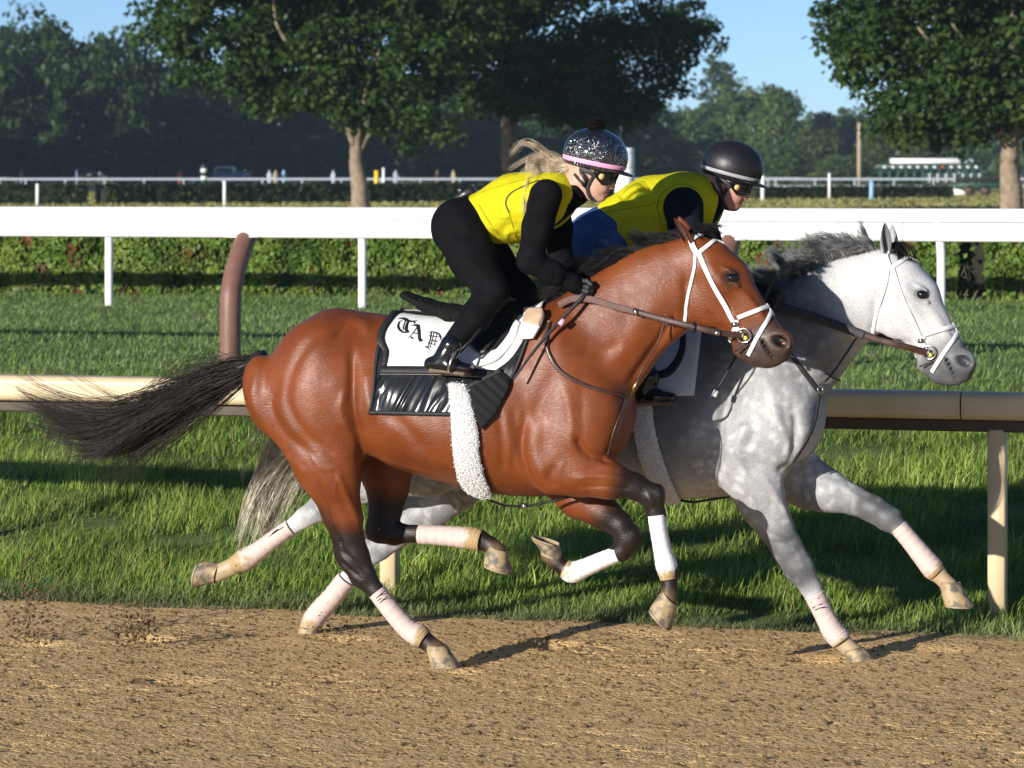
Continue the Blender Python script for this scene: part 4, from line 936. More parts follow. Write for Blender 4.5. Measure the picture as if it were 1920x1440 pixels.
# breastplate and martingale of the bay
bp = empty('breastplate'); BAY.place(bp); tag(bp, 'dark brown leather breastplate across the chest of the bay', 'harness')
rein('shoulder_strap', bSf, [(1030, 604), (1024, 630), (1030, 665), (1055, 700), (1105, 726), (1150, 738), (1170, 744)], .017, .006, M['brown_leather'], bp, .006)
rein('chest_strap', bSf, [(1172, 746), (1160, 780), (1148, 815), (1138, 850)], .014, .005, M['brown_leather'], bp, .006)
a, _ = bSf.hit(1176, 742, .012); c = bP(1206, 690, -.10); e = bP(1246, 604, -.11)
mb = MB(); mb.tube(spline([bP(1194, 716, -.11), c, bP(1232, 646, -.115), e], 6), .006, 8, True, (0, 1, 0), .6); mb.build('martingale_strap', M['brown_leather'], bp)
mb = MB(); mb.tube([a, bP(1188, 728, -.11), bP(1196, 712, -.11)], .006, 8); mb.build('clip', M['brass'], bp)
ring(bP(1247, 599, -.125), (1, -.3, 0), .022, .003, 'martingale_ring', M['steel'], bp)
# reins of the bay: from the bit to the hands
rb = empty('reins'); BAY.place(rb); tag(rb, 'brown leather reins from the bit to the gloved hands on the bay', 'reins', 'reins of the racehorses')
def free_rein(name, fr, pts, width, thick, mat, parent):
    P_ = spline(pts, 8); nn = np.tile(np.array([0, -1.0, .1]), (len(P_), 1)); mb = MB(); mb.add(*ribbon(P_, nn, width, thick)); return mb.build(name, mat, parent)
bit = np.array(bbit)
free_rein('rein', BAY, [bit + np.array([0, -.012, 0]), bP(1340, 622, -.135), bP(1290, 610, -.15), bP(1240, 598, -.155), bP(1190, 584, -.16)], .026, .006, M['brown_leather'], rb)
free_rein('rein_grip', BAY, [bP(1192, 584, -.162), bP(1150, 574, -.16), bP(1110, 562, -.15), bP(1075, 560, -.13), bP(1048, 572, -.11)], .030, .008, mottled('rubber_grip', (.10, .05, .04), (.15, .085, .07), 30, .7, .4, .002, 300), rb)
free_rein('far_rein', BAY, [bit * np.array([1, -1, 1]), bP(1250, 590, .14), bP(1110, 556, .10)], .024, .006, M['brown_leather'], rb)
mb = MB(); mb.box(bP(1302, 614, -.155), (.010, .014, .05)); mb.build('rein_stop', M['black_leather'], rb)
mb = MB(); mb.box(bP(1344, 624, -.140), (.026, .006, .022)); mb.build('buckle', M['steel'], rb); mb = MB(); mb.box(bP(1191, 585, -.17), (.018, .006, .030)); mb.build('keeper', M['steel'], rb)
# the grey's saddlery
sg = empty('racing_saddle'); GREY.place(sg); tag(sg, 'pale blue saddle pad and grey fleece girth on the grey horse', 'saddle')
B = Body(gP(1060, 640) - np.array([0, .3, 0]), gP(1380, 530) + np.array([0, .3, 0]), .009)
B.chain([(gP(x, y), r * gS, w) for x, y, r, w in ((1090, 560, 8, .06), (1130, 578, 14, .085), (1190, 592, 17, .12), (1250, 594, 17, .12), (1310, 586, 18, .10))], .02)
V, Fc = B.mesh(1); obj('seat', V, Fc, M['black_fleece'], sg)
blue = mottled('pale_blue_cloth', (.36, .48, .60), (.46, .58, .70), 12, .9, .3, .003, 120); cream = mottled('pale_cloth', (.55, .57, .62), (.68, .70, .74), 10, .9, .3, .004, 60)
panel_obj('cloth', gSf, [(1160, 735), (1200, 742), (1250, 744), (1302, 742)], [(1180, 620), (1230, 618), (1280, 616), (1318, 614)], .010, .008, cream, sg, 14, 16)
panel_obj('pad', gSf, [(1196, 720), (1230, 708), (1262, 700), (1280, 668)], [(1200, 640), (1235, 634), (1262, 632), (1282, 634)], .022, .010, blue, sg, 12, 14, .004)
panel_obj('pad_edge', gSf, [(1200, 722), (1234, 716), (1264, 706), (1286, 670), (1290, 634)], [(1200, 712), (1230, 704), (1256, 694), (1276, 664), (1279, 634)], .034, .006, M['binding'], sg, 4, 20)
panel_obj('flap', gSf, [(1130, 640), (1140, 690), (1160, 730)], [(1205, 630), (1215, 680), (1230, 728)], .034, .008, M['black_leather'], sg)
gA = [(1180, 752), (1190, 810), (1205, 870), (1232, 915), (1250, 934)]; gB = [(1222, 754), (1230, 810), (1244, 860), (1262, 905), (1276, 932)]
gg = panel_obj('girth', gSf, gA, gB, .008, .012, M['fleece'], sg, 12, 40, .012)
V, n = panel(gSf, gA, gB, 26, 120, .020, .012); V = V.reshape(-1, 3); n = n.reshape(-1, 3)
idx = rg.integers(0, len(V), 2200); dd = n[idx] + rg.normal(0, .8, (len(idx), 3)); dd /= np.linalg.norm(dd, axis=1, keepdims=True)
obj('fleece_pile', *strands_vf((V[idx] + rg.normal(0, .003, (len(idx), 3)))[:, None, :] + dd[:, None, :] * .006 * t, .0022), M['fleece_white'], gg)
mb = MB(); mb.tube([gP(1262, 936, -.06), gP(1300, 942, -.04), gP(1350, 934, -.02), gP(1400, 925, 0)], .012, 8, True, (0, 1, 0), .5); mb.build('girth_strap', M['black_leather'], sg)
gb = empty('breastplate'); GREY.place(gb); tag(gb, 'black leather breastplate across the chest of the grey', 'harness')
rein('shoulder_strap', gSf, [(1400, 610), (1430, 610), (1470, 650), (1505, 695), (1534, 735)], .020, .006, M['black_strap'], gb, .006)
rein('chest_strap', gSf, [(1534, 738), (1526, 790), (1508, 830), (1486, 865)], .015, .005, M['black_strap'], gb, .008)
mb = MB(); mb.tube(spline([gP(1536, 722, -.10), gP(1556, 706, -.10), gP(1586, 664, -.10), gP(1606, 632, -.115)], 6), .008, 8, True, (0, 1, 0), .6); mb.build('martingale_strap', M['black_strap'], gb)
ring(gP(1538, 730, -.10), (1, -.5, .2), .018, .003, 'breast_ring', M['steel'], gb); ring(gP(1601, 626, -.13), (1, -.3, 0), .022, .003, 'martingale_ring', M['steel'], gb)
mb = MB(); mb.tube([gP(1548, 700, -.09), gP(1562, 708, -.10), gP(1576, 714, -.10)], .007, 8, True, (0, 1, 0), .5); mb.build('strap_end', M['black_strap'], gb)
r2 = empty('reins'); GREY.place(r2); tag(r2, 'black reins from the bit to the hand of the rider on the grey', 'reins', 'reins of the racehorses')
bit = np.array(gbit)
free_rein('rein', GREY, [bit + np.array([0, -.012, 0]), gP(1690, 648, -.13), gP(1650, 638, -.14), gP(1618, 628, -.145)], .028, .006, M['brown_leather'], r2)
free_rein('rein_grip', GREY, [gP(1620, 629, -.146), gP(1570, 610, -.15), gP(1510, 590, -.15), gP(1455, 574, -.14), gP(1420, 560, -.12)], .040, .010, M['black_strap'], r2)
free_rein('far_rein', GREY, [bit * np.array([1, -1, 1]), gP(1560, 600, .14), gP(1440, 562, .10)], .026, .006, M['black_strap'], r2)

# ------------------------------------------------------------------ riders
def skin_mat(name, c1, c2):
    m, nt, b = nmat(name, .5, .4); v = coords(nt); n = noise(nt, v, 30, 4); r = ramp(nt, n, 0, [(.3, c1), (.7, c2)]); L(nt, r, 0, b, 'Base Color')
    b.inputs['Subsurface Weight'].default_value = .08; b.inputs['Subsurface Radius'].default_value = (.01, .004, .002); bump(nt, b, noise(nt, v, 300, 2), 0, .08, .001); return m
def cloth(name, c1, c2, wrinkle=.5, rough=.85, ws=9.0, wd=.012):
    m, nt, b = nmat(name, rough, .05); v = coords(nt); n = noise(nt, v, 14, 4); r = ramp(nt, n, 0, [(.3, c1), (.7, c2)]); L(nt, r, 0, b, 'Base Color')
    w = noise(nt, coords(nt, (1.0, .6, 1.4)), ws, 3, .45); f_ = noise(nt, v, 420, 2); ad = N(nt, 'Math', operation='MULTIPLY_ADD'); L(nt, f_, 0, ad, 0); ad.inputs[1].default_value = .05; L(nt, w, 0, ad, 2)
    bump(nt, b, ad, 0, wrinkle, wd); return m
M['skin_f'] = skin_mat('fair_skin', (.50, .28, .205), (.60, .355, .275)); M['skin_m'] = skin_mat('ruddy_skin', (.42, .20, .145), (.54, .29, .22))
M['lips'] = nmat('lips', .4, .4, (.42, .13, .12))[0]
M['black_knit'] = cloth('black_knit', (.004, .004, .005), (.009, .009, .011), .45, .85, 16); M['black_trousers'] = cloth('black_trousers', (.004, .004, .005), (.008, .008, .010), .4, .75, 9)
M['hi_vis'] = cloth('yellow_mesh_vest', (.50, .455, .010), (.60, .545, .018), .9, .7, 8.0, .030); M['seam'] = nmat('darker_yellow_seam', .8, .1, (.36, .33, .01))[0]; M['denim'] = cloth('blue_denim', (.030, .068, .17), (.055, .115, .26), .6, .85, 11); M['navy'] = cloth('dark_navy_shirt', (.006, .007, .012), (.012, .014, .02), .5)
M['boot'] = nmat('polished_black_boot', .16, .6, (.008, .008, .009))[0]; M['sole'] = mottled('worn_sole', (.10, .075, .055), (.20, .15, .10), 20, .8, .4, .003, 60); M['goggle'] = nmat('black_goggles', .08, .7, (.006, .006, .007))[0]; M['gold'] = nmat('gold_badge', .35, .5, (.62, .46, .18))[0]
M['blonde'] = hair_mat('blonde_hair', (.46, .34, .20), (.80, .70, .54), .4); M['plastic'] = mottled('black_plastic', (.010, .010, .012), (.02, .02, .022), 30, .35); M['reflect'] = nmat('grey_reflective_band', .35, .5, (.35, .35, .36))[0]
def glitter():
    m, nt, b = nmat('glitter_shell', .25, .6); v = coords(nt); vo = N(nt, 'TexVoronoi'); vo.inputs['Scale'].default_value = 400; L(nt, v, 0, vo, 'Vector')
    hs = N(nt, 'SeparateColor'); L(nt, vo, 'Color', hs, 0); gt = N(nt, 'Math', operation='GREATER_THAN'); L(nt, hs, 0, gt, 0); gt.inputs[1].default_value = .84
    hv = N(nt, 'CombineColor'); hv.mode = 'HSV'; L(nt, hs, 1, hv, 0); hv.inputs[1].default_value = .55; hv.inputs[2].default_value = .9
    c = mixc(nt, (gt, 0), (.008, .008, .012), (hv, 0)); L(nt, c, 2, b, 'Base Color'); L(nt, gt, 0, b, 'Metallic')
    nm = N(nt, 'VectorMath', operation='MULTIPLY_ADD'); L(nt, vo, 'Color', nm, 0); nm.inputs[1].default_value = (.9, .9, .9); nm.inputs[2].default_value = (-.45, -.45, -.45)
    ge = N(nt, 'NewGeometry'); ad = N(nt, 'VectorMath', operation='ADD'); L(nt, ge, 'Normal', ad, 0); L(nt, nm, 0, ad, 1); no = N(nt, 'VectorMath', operation='NORMALIZE'); L(nt, ad, 0, no, 0); L(nt, no, 0, b, 'Normal')
    b.inputs['Coat Weight'].default_value = .6; b.inputs['Coat Roughness'].default_value = .08; return m
M['glitter'] = glitter(); M['pink_band'] = nmat('pink_ribbon', .5, .4, (.80, .38, .58))[0]; M['silk'] = mottled('black_silk', (.008, .008, .010), (.014, .014, .017), 30, .42, .3, .003, 60)
def cut(Bd, p, n):
    n = np.array(n, float); n /= np.linalg.norm(n); g = [Bd.lo[i] + Bd.h * np.arange(Bd.n[i], dtype=np.float32) for i in range(3)]
    Bd.F = np.maximum(Bd.F, ((g[0][:, None, None] - p[0]) * n[0] + (g[1][None, :, None] - p[1]) * n[1] + (g[2][None, None, :] - p[2]) * n[2]).astype(np.float32)); return Bd
def rider(fr, P, S, D, label, who):
    lo = np.minimum(P(*D['box'][:2]), P(D['box'][2], D['box'][3])); hi = np.maximum(P(*D['box'][:2]), P(D['box'][2], D['box'][3])); lo[1], hi[1] = -.46, .46
    def new(h=.0085): return Body(lo - .02, hi + .02, h)
    def ch(Bd, pts, grow, k): Bd.chain([(P(x, y, yl), r * S + grow, w + grow) for x, y, yl, r, w in pts], k)
    Bd = new(.0072); ch(Bd, D['torso'], -.008, .05)
    for l in D['arms'] + D['legs']: ch(Bd, l, -.007, .02)
    hx, hy = D['head']                                      # head, given in the woman's pixels about (1115, 310)
    def HQ(x, y, yl=0.0): q = rot2((x, y), (1115, 310), D['tilt'], D['hs']); return P(q[0] - 1115 + hx, q[1] - 310 + hy, yl)
    s_ = S * D['hs']; h_ = lambda pts, k: Bd.chain([(HQ(x, y, yl), r * s_, w) for x, y, yl, r, w in pts], k)
    ch(Bd, D['neck'], 0, .02)
    Bd.ell(HQ(1112, 300), 54 * s_, 46 * s_, .075, -14, .02)
    h_([(1112, 325, 0, 34, .068), (1120, 345, 0, 26, .058)], .02)
    h_([(1100, 348, 0, 20, .052), (1116, 361, 0, 17, .040), (1125, 367, 0, 11, .022)], .015)
    for sy in (-1, 1): h_([(1124, 344, .034 * sy, 13, .02), (1130, 350, .026 * sy, 10, .02)], .015); Bd.ell(HQ(1092, 336, .070 * sy), 8 * s_, 14 * s_, .012, -10, .006)
    h_([(1141, 330, 0, 5, .010), (1147, 345, 0, 5.5, .012), (1149, 351, 0, 4.5, .011)], .008)
    for sy in (-1, 1): Bd.ell(HQ(1145, 353, .011 * sy), 4.5 * s_, 3.5 * s_, .008, 0, .004)
    h_([(1132, 355, 0, 7, .026), (1136, 360, 0, 4.0, .022)], .006); h_([(1130, 366, 0, 5, .022), (1134, 366, 0, 3.6, .020)], .006)
    Bd.ell(HQ(1127, 371), 8 * s_, 7 * s_, .020, 0, .010)
    V, Fc = Bd.mesh(1); o = link('person', mesh_from('person_body', V, Fc, M[D['skin']])); fr.place(o); tag(o, label, 'person', 'riders on the racehorses'); psf = Surf(fr, V, Fc)
    # lips and eyes
    # shirt
    Bs = new(); ch(Bs, D['torso'][1:], .002, .05)
    for l in D['arms']: ch(Bs, l, .003, .03)
    ch(Bs, D['collar'], .006, .02)
    cut(Bs, P(*D['waist']), (-1, 0, -.75)); V, Fc = Bs.mesh(2); V = sculpt(V, Fc, [([P(x, y, -.2)[[0, 2]] for x, y in pl], w * S, a * 1.5, -.6, .6) for pl, w, a in D.get('shirt_folds', [])]); obj('shirt', V, Fc, M[D['shirt']], o)
    Bt = new(); ch(Bt, D['torso'][:2], .006, .05)
    for l in D['legs']: ch(Bt, l[:D['leg_n']], .004, .035)
    V, Fc = Bt.mesh(2); V = sculpt(V, Fc, [([P(x, y, -.2)[[0, 2]] for x, y in pl], w * S, a * 1.6, -.6, .6) for pl, w, a in D.get('leg_folds', [])]); obj('trousers', V, Fc, M[D['trousers']], o)
    Bv = new(); ch(Bv, D['torso'][1:], D['vest_grow'] + .003, .05); cut(Bv, P(*D['vest_cut'][0]), D['vest_cut'][1])
    for x, y, yl, ra, rb, w, ang in D['vest_holes']: Bv.ell(P(x, y, yl), ra * S, rb * S, w, ang, .008, True)
    V, Fc = Bv.mesh(2); V = sculpt(V, Fc, [([P(x, y, -.16)[[0, 2]] for x, y in pl], w * S, a * 1.35, -.6, .6) for pl, w, a in D['folds']]); ve = obj('vest', V, Fc, M['hi_vis'], o); vsf = Surf(fr, V, Fc)
    for pl, wd, mt in D['seams']: pts_, nn_ = vsf.strap(pl, wd, .002, .0015); mb = MB(); mb.add(*ribbon(pts_, nn_, wd, .0025)); mb.build('seam', M[mt], ve)
    # boots
    for (ax, ay, hx_, hy_, tx, ty, yl) in D['feet']:
        Bb = Body(P(min(hx_, tx) - 40, max(hy_, ty) + 30, yl) - np.array([0, .09, 0]), P(max(hx_, tx, ax) + 40, ay - 30, yl) + np.array([0, .09, 0]), .0055)
        Bb.chain([(P(ax + 4, ay - 8, yl), 21 * S, .046), (P(ax - 6, ay + 12, yl), 19 * S, .043), (P((ax + hx_) / 2 + 4, hy_ - 10, yl), 17 * S, .042)], .02)
        Bb.chain([(P(hx_ + 8, hy_ - 8, yl), 13 * S, .036), (P((hx_ + tx) / 2, (hy_ + ty) / 2 - 8, yl), 14 * S, .045), (P(tx - 12, ty - 7, yl), 9 * S, .042)], .02)
        V, Fc = Bb.mesh(1); bt = obj('boot', V, Fc, M['boot'], o)
        Bb = Body(P(min(hx_, tx) - 30, max(hy_, ty) + 20, yl) - np.array([0, .09, 0]), P(max(hx_, tx) + 30, min(hy_, ty) - 20, yl) + np.array([0, .09, 0]), .005)
        Bb.chain([(P(hx_ + 12, hy_ + 4, yl), 7 * S, .040), (P((hx_ + tx) / 2, (hy_ + ty) / 2 + 2, yl), 5 * S, .043), (P(tx - 16, ty + 3, yl), 6 * S, .047)], .01); V, Fc = Bb.mesh(1); obj('sole', V, Fc, M['sole'], bt)
    # gloved hands closed round the reins
    for (x, y, yl, dx, dy) in D['hands']:
        c = P(x, y, yl); Bh = Body(c - .12, c + .10, .0035); f = np.array([dx, 0, -dy]); f /= np.linalg.norm(f); u = np.array([f[2], 0, -f[0]]); u = u if u[2] > 0 else -u
        Bh.seg(c - f * .085, c - f * .015, .030, .032, .034, .028, .012); Bh.seg(c - f * .02, c + f * .025, .036, .036, .020, .018, .012)
        for i, (off, ln) in enumerate(((.027, .034), (.009, .038), (-.009, .035), (-.026, .028))):
            for sy in (-1,):
                k0 = c + f * .022 + u * off + np.array([0, .004, 0]); k1 = k0 + f * ln * .75 + np.array([0, -.016, 0]) - u * .004; k2 = k1 - f * .012 + np.array([0, -.020, 0]) - u * .008; k3 = k2 - f * ln * .55 + np.array([0, .004, 0])
                Bh.seg(k0, k1, .0105, .010, .0105, .010, .004); Bh.seg(k1, k2, .010, .009, .010, .009, .003); Bh.seg(k2, k3, .009, .008, .009, .008, .002)
        t0 = c - f * .012 + u * .026 + np.array([0, -.008, 0]); t1 = t0 + f * .03 + u * .014 + np.array([0, -.014, 0]); t2 = t1 + f * .026 - u * .006 + np.array([0, -.008, 0])
        Bh.seg(t0, t1, .013, .0105, .013, .0105, .006); Bh.seg(t1, t2, .0105, .0085, .0105, .0085, .003)
        V, Fc = Bh.mesh(1); obj('glove', V, Fc, M['black_strap'], o)
    # helmet
    hc = HQ(1117, 290); Bh = Body(hc - .22, hc + .22, .005); Bh.ell(HQ(1117, 291), 62 * s_, 50 * s_, .108, -13, 0.0)
    dn = HQ(1178, 326) - HQ(1058, 299); nrm = np.array([dn[2], 0, -dn[0]]); nrm = nrm if nrm[2] < 0 else -nrm; cut(Bh, HQ(1117, 318), nrm)
    V, Fc = Bh.mesh(1); hel = obj('helmet', V, Fc, M[D['shell']], o); hsf = Surf(fr, V, Fc)
    Bh = Body(HQ(1120, 350) - .12, HQ(1190, 300) + .12, .0045); Bh.ell(HQ(1156, 321), 34 * s_, 3.2 * s_, .088, -18, 0.0); V, Fc = Bh.mesh(1); obj('peak', V, Fc, M[D['shell']] if who == 'm' else M['silk'], hel)
    pts = []
    for a in np.linspace(0, 2 * math.pi, 49):
        p = HQ(1117, 306) + dn / np.linalg.norm(dn) * 63 * s_ * math.cos(a) + np.array([0, .112 * math.sin(a), 0]); pts.append(hsf.near(p, .0015))
    mb = MB(); mb.add(*ribbon([p for p, n in pts], [n for p, n in pts], .020 if who == 'f' else .016, .003)); mb.build('band', M['pink_band'] if who == 'f' else M['reflect'], hel)
    def hs_strap(name, pix, w, mat, par, off=.006):
        q = [rot2(p, (1115, 310), D['tilt'], D['hs']) for p in pix]; q = [(a - 1115 + hx, b - 310 + hy) for a, b in q]; pts_, nn_ = psf.strap(q, w, .004, off); mb = MB(); mb.add(*ribbon(pts_, nn_, w, .004)); return mb.build(name, mat, par)
    hs_strap('chin_strap', [(1090, 322), (1096, 335), (1101, 350), (1105, 364), (1112, 374)], .016, M['black_strap'], hel); hs_strap('side_strap', [(1116, 322), (1108, 338), (1102, 352)], .013, M['black_strap'], hel)
    hs_strap('rear_strap', [(1078, 326), (1088, 338), (1100, 352)], .012, M['black_strap'], hel)
    A = [(1114, 319), (1117, 332), (1127, 346)]; Bq = [(1150, 324), (1151, 336), (1147, 346)]
    tr = lambda L_: [(a - 1115 + hx, b - 310 + hy) for a, b in [rot2(p, (1115, 310), D['tilt'], D['hs']) for p in L_]]
    V, n = panel(psf, tr(A), tr(Bq), 10, 10, .004, .006); v, f = sheet(V, n, .010); q = np.array(v); q2 = q.copy(); q2[:, 1] *= -1
    mb = MB(); mb.add(v, f); mb.add(q2, [x[::-1] for x in f]); gg_ = mb.build('goggles', M['goggle'], o)
    hs_strap('goggle_strap', [(1116, 328), (1104, 322), (1088, 316)], .020, M['black_strap'], gg_, .007)
    c, n = psf.hit(*tr([(1127, 330)])[0], .020); mb = MB(); mb.tube([c - n * .003, c + n * .003], .013, 18, True, (0, 0, 1)); mb.build('badge', M['gold'], gg_)
    # mouth
    for sx, sy_, r in ((1138, 361, 3.2), (1137, 366, 3.4)):
        mb = MB(); c = HQ(sx, sy_); mb.add(*uvs(c, r * s_, .017, r * .55 * s_)); mb.build('lip', M['lips'], o)
    return o, psf, HQ
womanD = dict(box=(780, 215, 1210, 730), head=(1115, 310), tilt=0, hs=1.0, skin='skin_f', shirt='black_knit', trousers='black_trousers', shell='glitter', leg_n=5,
    torso=[(864, 424, 0, 52, .165), (912, 408, 0, 44, .125), (968, 390, 0, 54, .145), (1024, 374, 0, 46, .155), (1046, 366, 0, 34, .10)],
    neck=[(1058, 366, 0, 28, .06), (1076, 350, 0, 27, .055), (1096, 335, 0, 28, .05)], collar=[(1050, 370, 0, 32, .08), (1078, 358, 0, 27, .058)],
    arms=[[(1024, 366, -.165, 29, .062), (1008, 425, -.195, 26, .056), (994, 488, -.215, 22, .046), (1036, 512, -.18, 19, .040), (1074, 530, -.12, 14, .031), (1090, 540, -.10, 12, .03)],
          [(1040, 372, .165, 29, .062), (1046, 430, .195, 25, .056), (1050, 484, .205, 21, .046), (1072, 510, .16, 18, .04), (1092, 530, .09, 14, .031), (1104, 538, .07, 12, .03)]],
    legs=[[(862, 432, -.11, 50, .095), (886, 484, -.16, 41, .082), (924, 546, -.225, 29, .062), (892, 594, -.27, 25, .056), (848, 648, -.315, 20, .044), (838, 672, -.32, 16, .038)],
          [(876, 432, .11, 48, .095), (918, 490, .16, 42, .088), (972, 552, .225, 32, .068), (935, 600, .27, 28, .062), (890, 650, .315, 20, .044), (880, 674, .32, 16, .038)]],
    waist=(905, 410, 0), vest_grow=.014, vest_cut=((893, 395, 0), (-1, 0, -.62)),
    vest_holes=[(1010, 402, -.21, 47, 36, .085, 62), (1010, 402, .21, 47, 36, .085, 62), (1066, 384, 0, 36, 36, .075, 0), (1052, 424, 0, 30, 34, .06, 50)],
    seams=[([(955, 400), (948, 380), (958, 362), (985, 348), (1010, 338)], .006, 'black_strap'), ([(955, 402), (962, 425), (968, 448)], .004, 'seam'), ([(898, 384), (915, 412), (938, 444)], .008, 'seam'), ([(900, 362), (950, 345), (1000, 333)], .004, 'seam')],
    folds=[([(910, 360), (925, 380), (950, 388)], 5, -.006), ([(920, 400), (945, 408), (958, 404)], 4, .005), ([(940, 450), (950, 435), (970, 432)], 4, .005), ([(980, 340), (975, 360), (955, 372)], 5, -.005), ([(900, 385), (935, 400), (965, 430)], 8, -.006), ([(900, 370), (940, 372), (975, 368)], 8, .004), ([(925, 440), (950, 425), (975, 430)], 7, -.005), ([(930, 350), (960, 380), (962, 400)], 10, -.004), ([(1040, 345), (1052, 370), (1050, 395)], 6, -.004), ([(915, 420), (940, 436)], 6, .005)],
    shirt_folds=[([(975, 480), (1000, 476), (1012, 470)], 3, -.004), ([(974, 490), (1000, 488), (1014, 484)], 3, -.004), ([(978, 468), (1004, 462)], 3, -.003), ([(1060, 520), (1052, 538)], 3, -.003), ([(1068, 524), (1060, 540)], 3, -.003), ([(1046, 515), (1038, 530)], 3, -.003)],
    leg_folds=[([(860, 470), (900, 500), (930, 530)], 8, .004), ([(900, 535), (925, 545), (945, 540)], 5, -.006), ([(845, 430), (870, 440), (905, 440)], 6, -.005), ([(870, 590), (900, 600)], 5, -.004), ([(850, 625), (872, 632)], 4, -.004)],
    feet=[(842, 656, 800, 690, 890, 698, -.335), (885, 660, 850, 694, 930, 698, .335)], hands=[(1090, 540, -.10, 1, .35), (1104, 538, .07, 1, .35)])
manD = dict(box=(1050, 240, 1490, 770), head=(1370, 330), tilt=3, hs=.955, skin='skin_m', shirt='navy', trousers='denim', shell='silk', leg_n=5,
    torso=[(1118, 448, 0, 52, .175), (1168, 424, 0, 54, .15), (1226, 402, 0, 62, .165), (1288, 386, 0, 54, .175), (1312, 380, 0, 42, .12)],
    neck=[(1318, 376, 0, 32, .068), (1336, 362, 0, 30, .062), (1352, 352, 0, 30, .055)], collar=[(1306, 380, 0, 38, .09), (1336, 366, 0, 31, .066)],
    arms=[[(1282, 388, -.185, 36, .07), (1288, 450, -.215, 30, .062), (1304, 515, -.225, 24, .05), (1370, 535, -.19, 21, .042), (1428, 552, -.14, 15, .033), (1446, 556, -.12, 13, .03)],
          [(1300, 392, .185, 36, .07), (1320, 452, .215, 30, .062), (1335, 515, .22, 24, .05), (1390, 535, .17, 21, .042), (1440, 550, .10, 15, .033), (1456, 556, .08, 13, .03)]],
    legs=[[(1120, 452, -.12, 52, .10), (1140, 510, -.17, 47, .092), (1190, 580, -.24, 34, .07), (1200, 640, -.29, 30, .062), (1205, 715, -.33, 20, .044), (1210, 730, -.335, 16, .038)],
          [(1124, 452, .12, 52, .10), (1160, 510, .17, 46, .092), (1220, 575, .24, 34, .07), (1215, 640, .29, 30, .062), (1210, 715, .33, 20, .044), (1212, 730, .335, 16, .038)]],
    waist=(1150, 430, 0), vest_grow=.014, vest_cut=((1116, 412, 0), (-1, 0, -.75)),
    vest_holes=[(1282, 396, -.22, 42, 40, .085, 40), (1282, 396, .22, 42, 40, .085, 40), (1340, 392, 0, 38, 36, .08, 0), (1322, 440, 0, 28, 40, .05, 60)],
    seams=[([(1125, 400), (1170, 392), (1215, 385), (1240, 378)], .004, 'seam'), ([(1238, 412), (1232, 385), (1245, 358), (1275, 345), (1305, 352)], .006, 'seam'), ([(1112, 402), (1135, 430), (1165, 455)], .008, 'seam')],
    folds=[([(1150, 370), (1175, 380), (1215, 372)], 4, .006), ([(1135, 395), (1160, 402), (1190, 398)], 4, -.006), ([(1140, 380), (1190, 385), (1235, 378)], 9, .005), ([(1130, 410), (1180, 420), (1230, 405)], 9, -.006), ([(1150, 430), (1200, 445), (1260, 430)], 9, .006), ([(1235, 350), (1225, 390), (1245, 430)], 7, .004), ([(1160, 360), (1180, 400)], 8, -.004)],
    leg_folds=[([(1100, 470), (1130, 480), (1160, 475)], 5, -.006), ([(1110, 500), (1150, 500)], 5, -.005), ([(1105, 440), (1125, 465), (1128, 500)], 4, .004)],
    feet=[(1212, 716, 1186, 752, 1272, 752, -.345), (1214, 716, 1190, 752, 1272, 752, .345)], hands=[(1446, 556, -.12, 1, .3), (1456, 556, .08, 1, .3)])
woman, wSf, wHQ = rider(BAY, bP, bS, womanD, 'rider in yellow vest and glittering helmet crouched on the bay horse', 'f')
man, mSf, mHQ = rider(GREY, gP, gS, manD, 'rider in yellow vest, jeans and plain black helmet on the grey', 'm')
# her pompom, ponytail, radio; his whip, her whip
rg = np.random.default_rng(4); pc = wHQ(1118, 236); dirs = rg.normal(0, 1, (900, 3)); dirs /= np.linalg.norm(dirs, axis=1, keepdims=True); tt = np.linspace(.5, 1, 3)[None, :, None]
V1, F1 = strands_vf(pc + dirs[:, None, :] * .040 * tt * rg.uniform(.8, 1.1, (900, 1, 1)), .0022); mb = MB(); mb.add(*uvs(pc, .028, .028, .028)); V0, F0 = np.array(mb.v), np.array([q for q in mb.f]); 
obj('pompom', np.vstack([V1, V0]), np.vstack([F1, F0 + len(V1)]), M['black_fleece'], [c for c in woman.children if c.name.startswith('helmet')][0])
hr = tail(woman, bP, bS, [(1068, 318, -.02), (1048, 316, -.03), (1020, 318, -.06), (1000, 335, -.10), (994, 358, -.15), (996, 385, -.17)], 520, .13, .0014, M['blonde'], 21, .010); hr.name = 'ponytail'
hr = tail(woman, bP, bS, [(1068, 314, -.02), (1045, 306, -.03), (1015, 300, -.05), (988, 304, -.06), (962, 318, -.06)], 170, .12, .0010, M['blonde'], 22, .008); hr.name = 'loose_hair'
def obox(P, x, y, yl, size, ang, bev=.004):
    mb = MB(); mb.box((0, 0, 0), size, 0, bev); a = math.radians(ang); c = P(x, y, yl); return [(c[0] + p[0] * math.cos(a) - p[2] * math.sin(a), c[1] + p[1], c[2] + p[0] * math.sin(a) + p[2] * math.cos(a)) for p in mb.v], mb.f
rad = empty('radio'); BAY.place(rad); tag(rad, 'black two-way radio clipped to the back of the yellow vest', 'radio')
mb = MB(); mb.add(*obox(bP, 872, 366, 0, (.10, .06, .035), 28)); mb.build('case', M['plastic'], rad); mb = MB(); mb.add(*obox(bP, 893, 361, 0, (.11, .012, .012), 30)); mb.build('antenna', M['plastic'], rad)
mb = MB(); mb.add(*obox(bP, 864, 358, -.01, (.03, .03, .03), 28)); mb.build('knob', M['plastic'], rad)
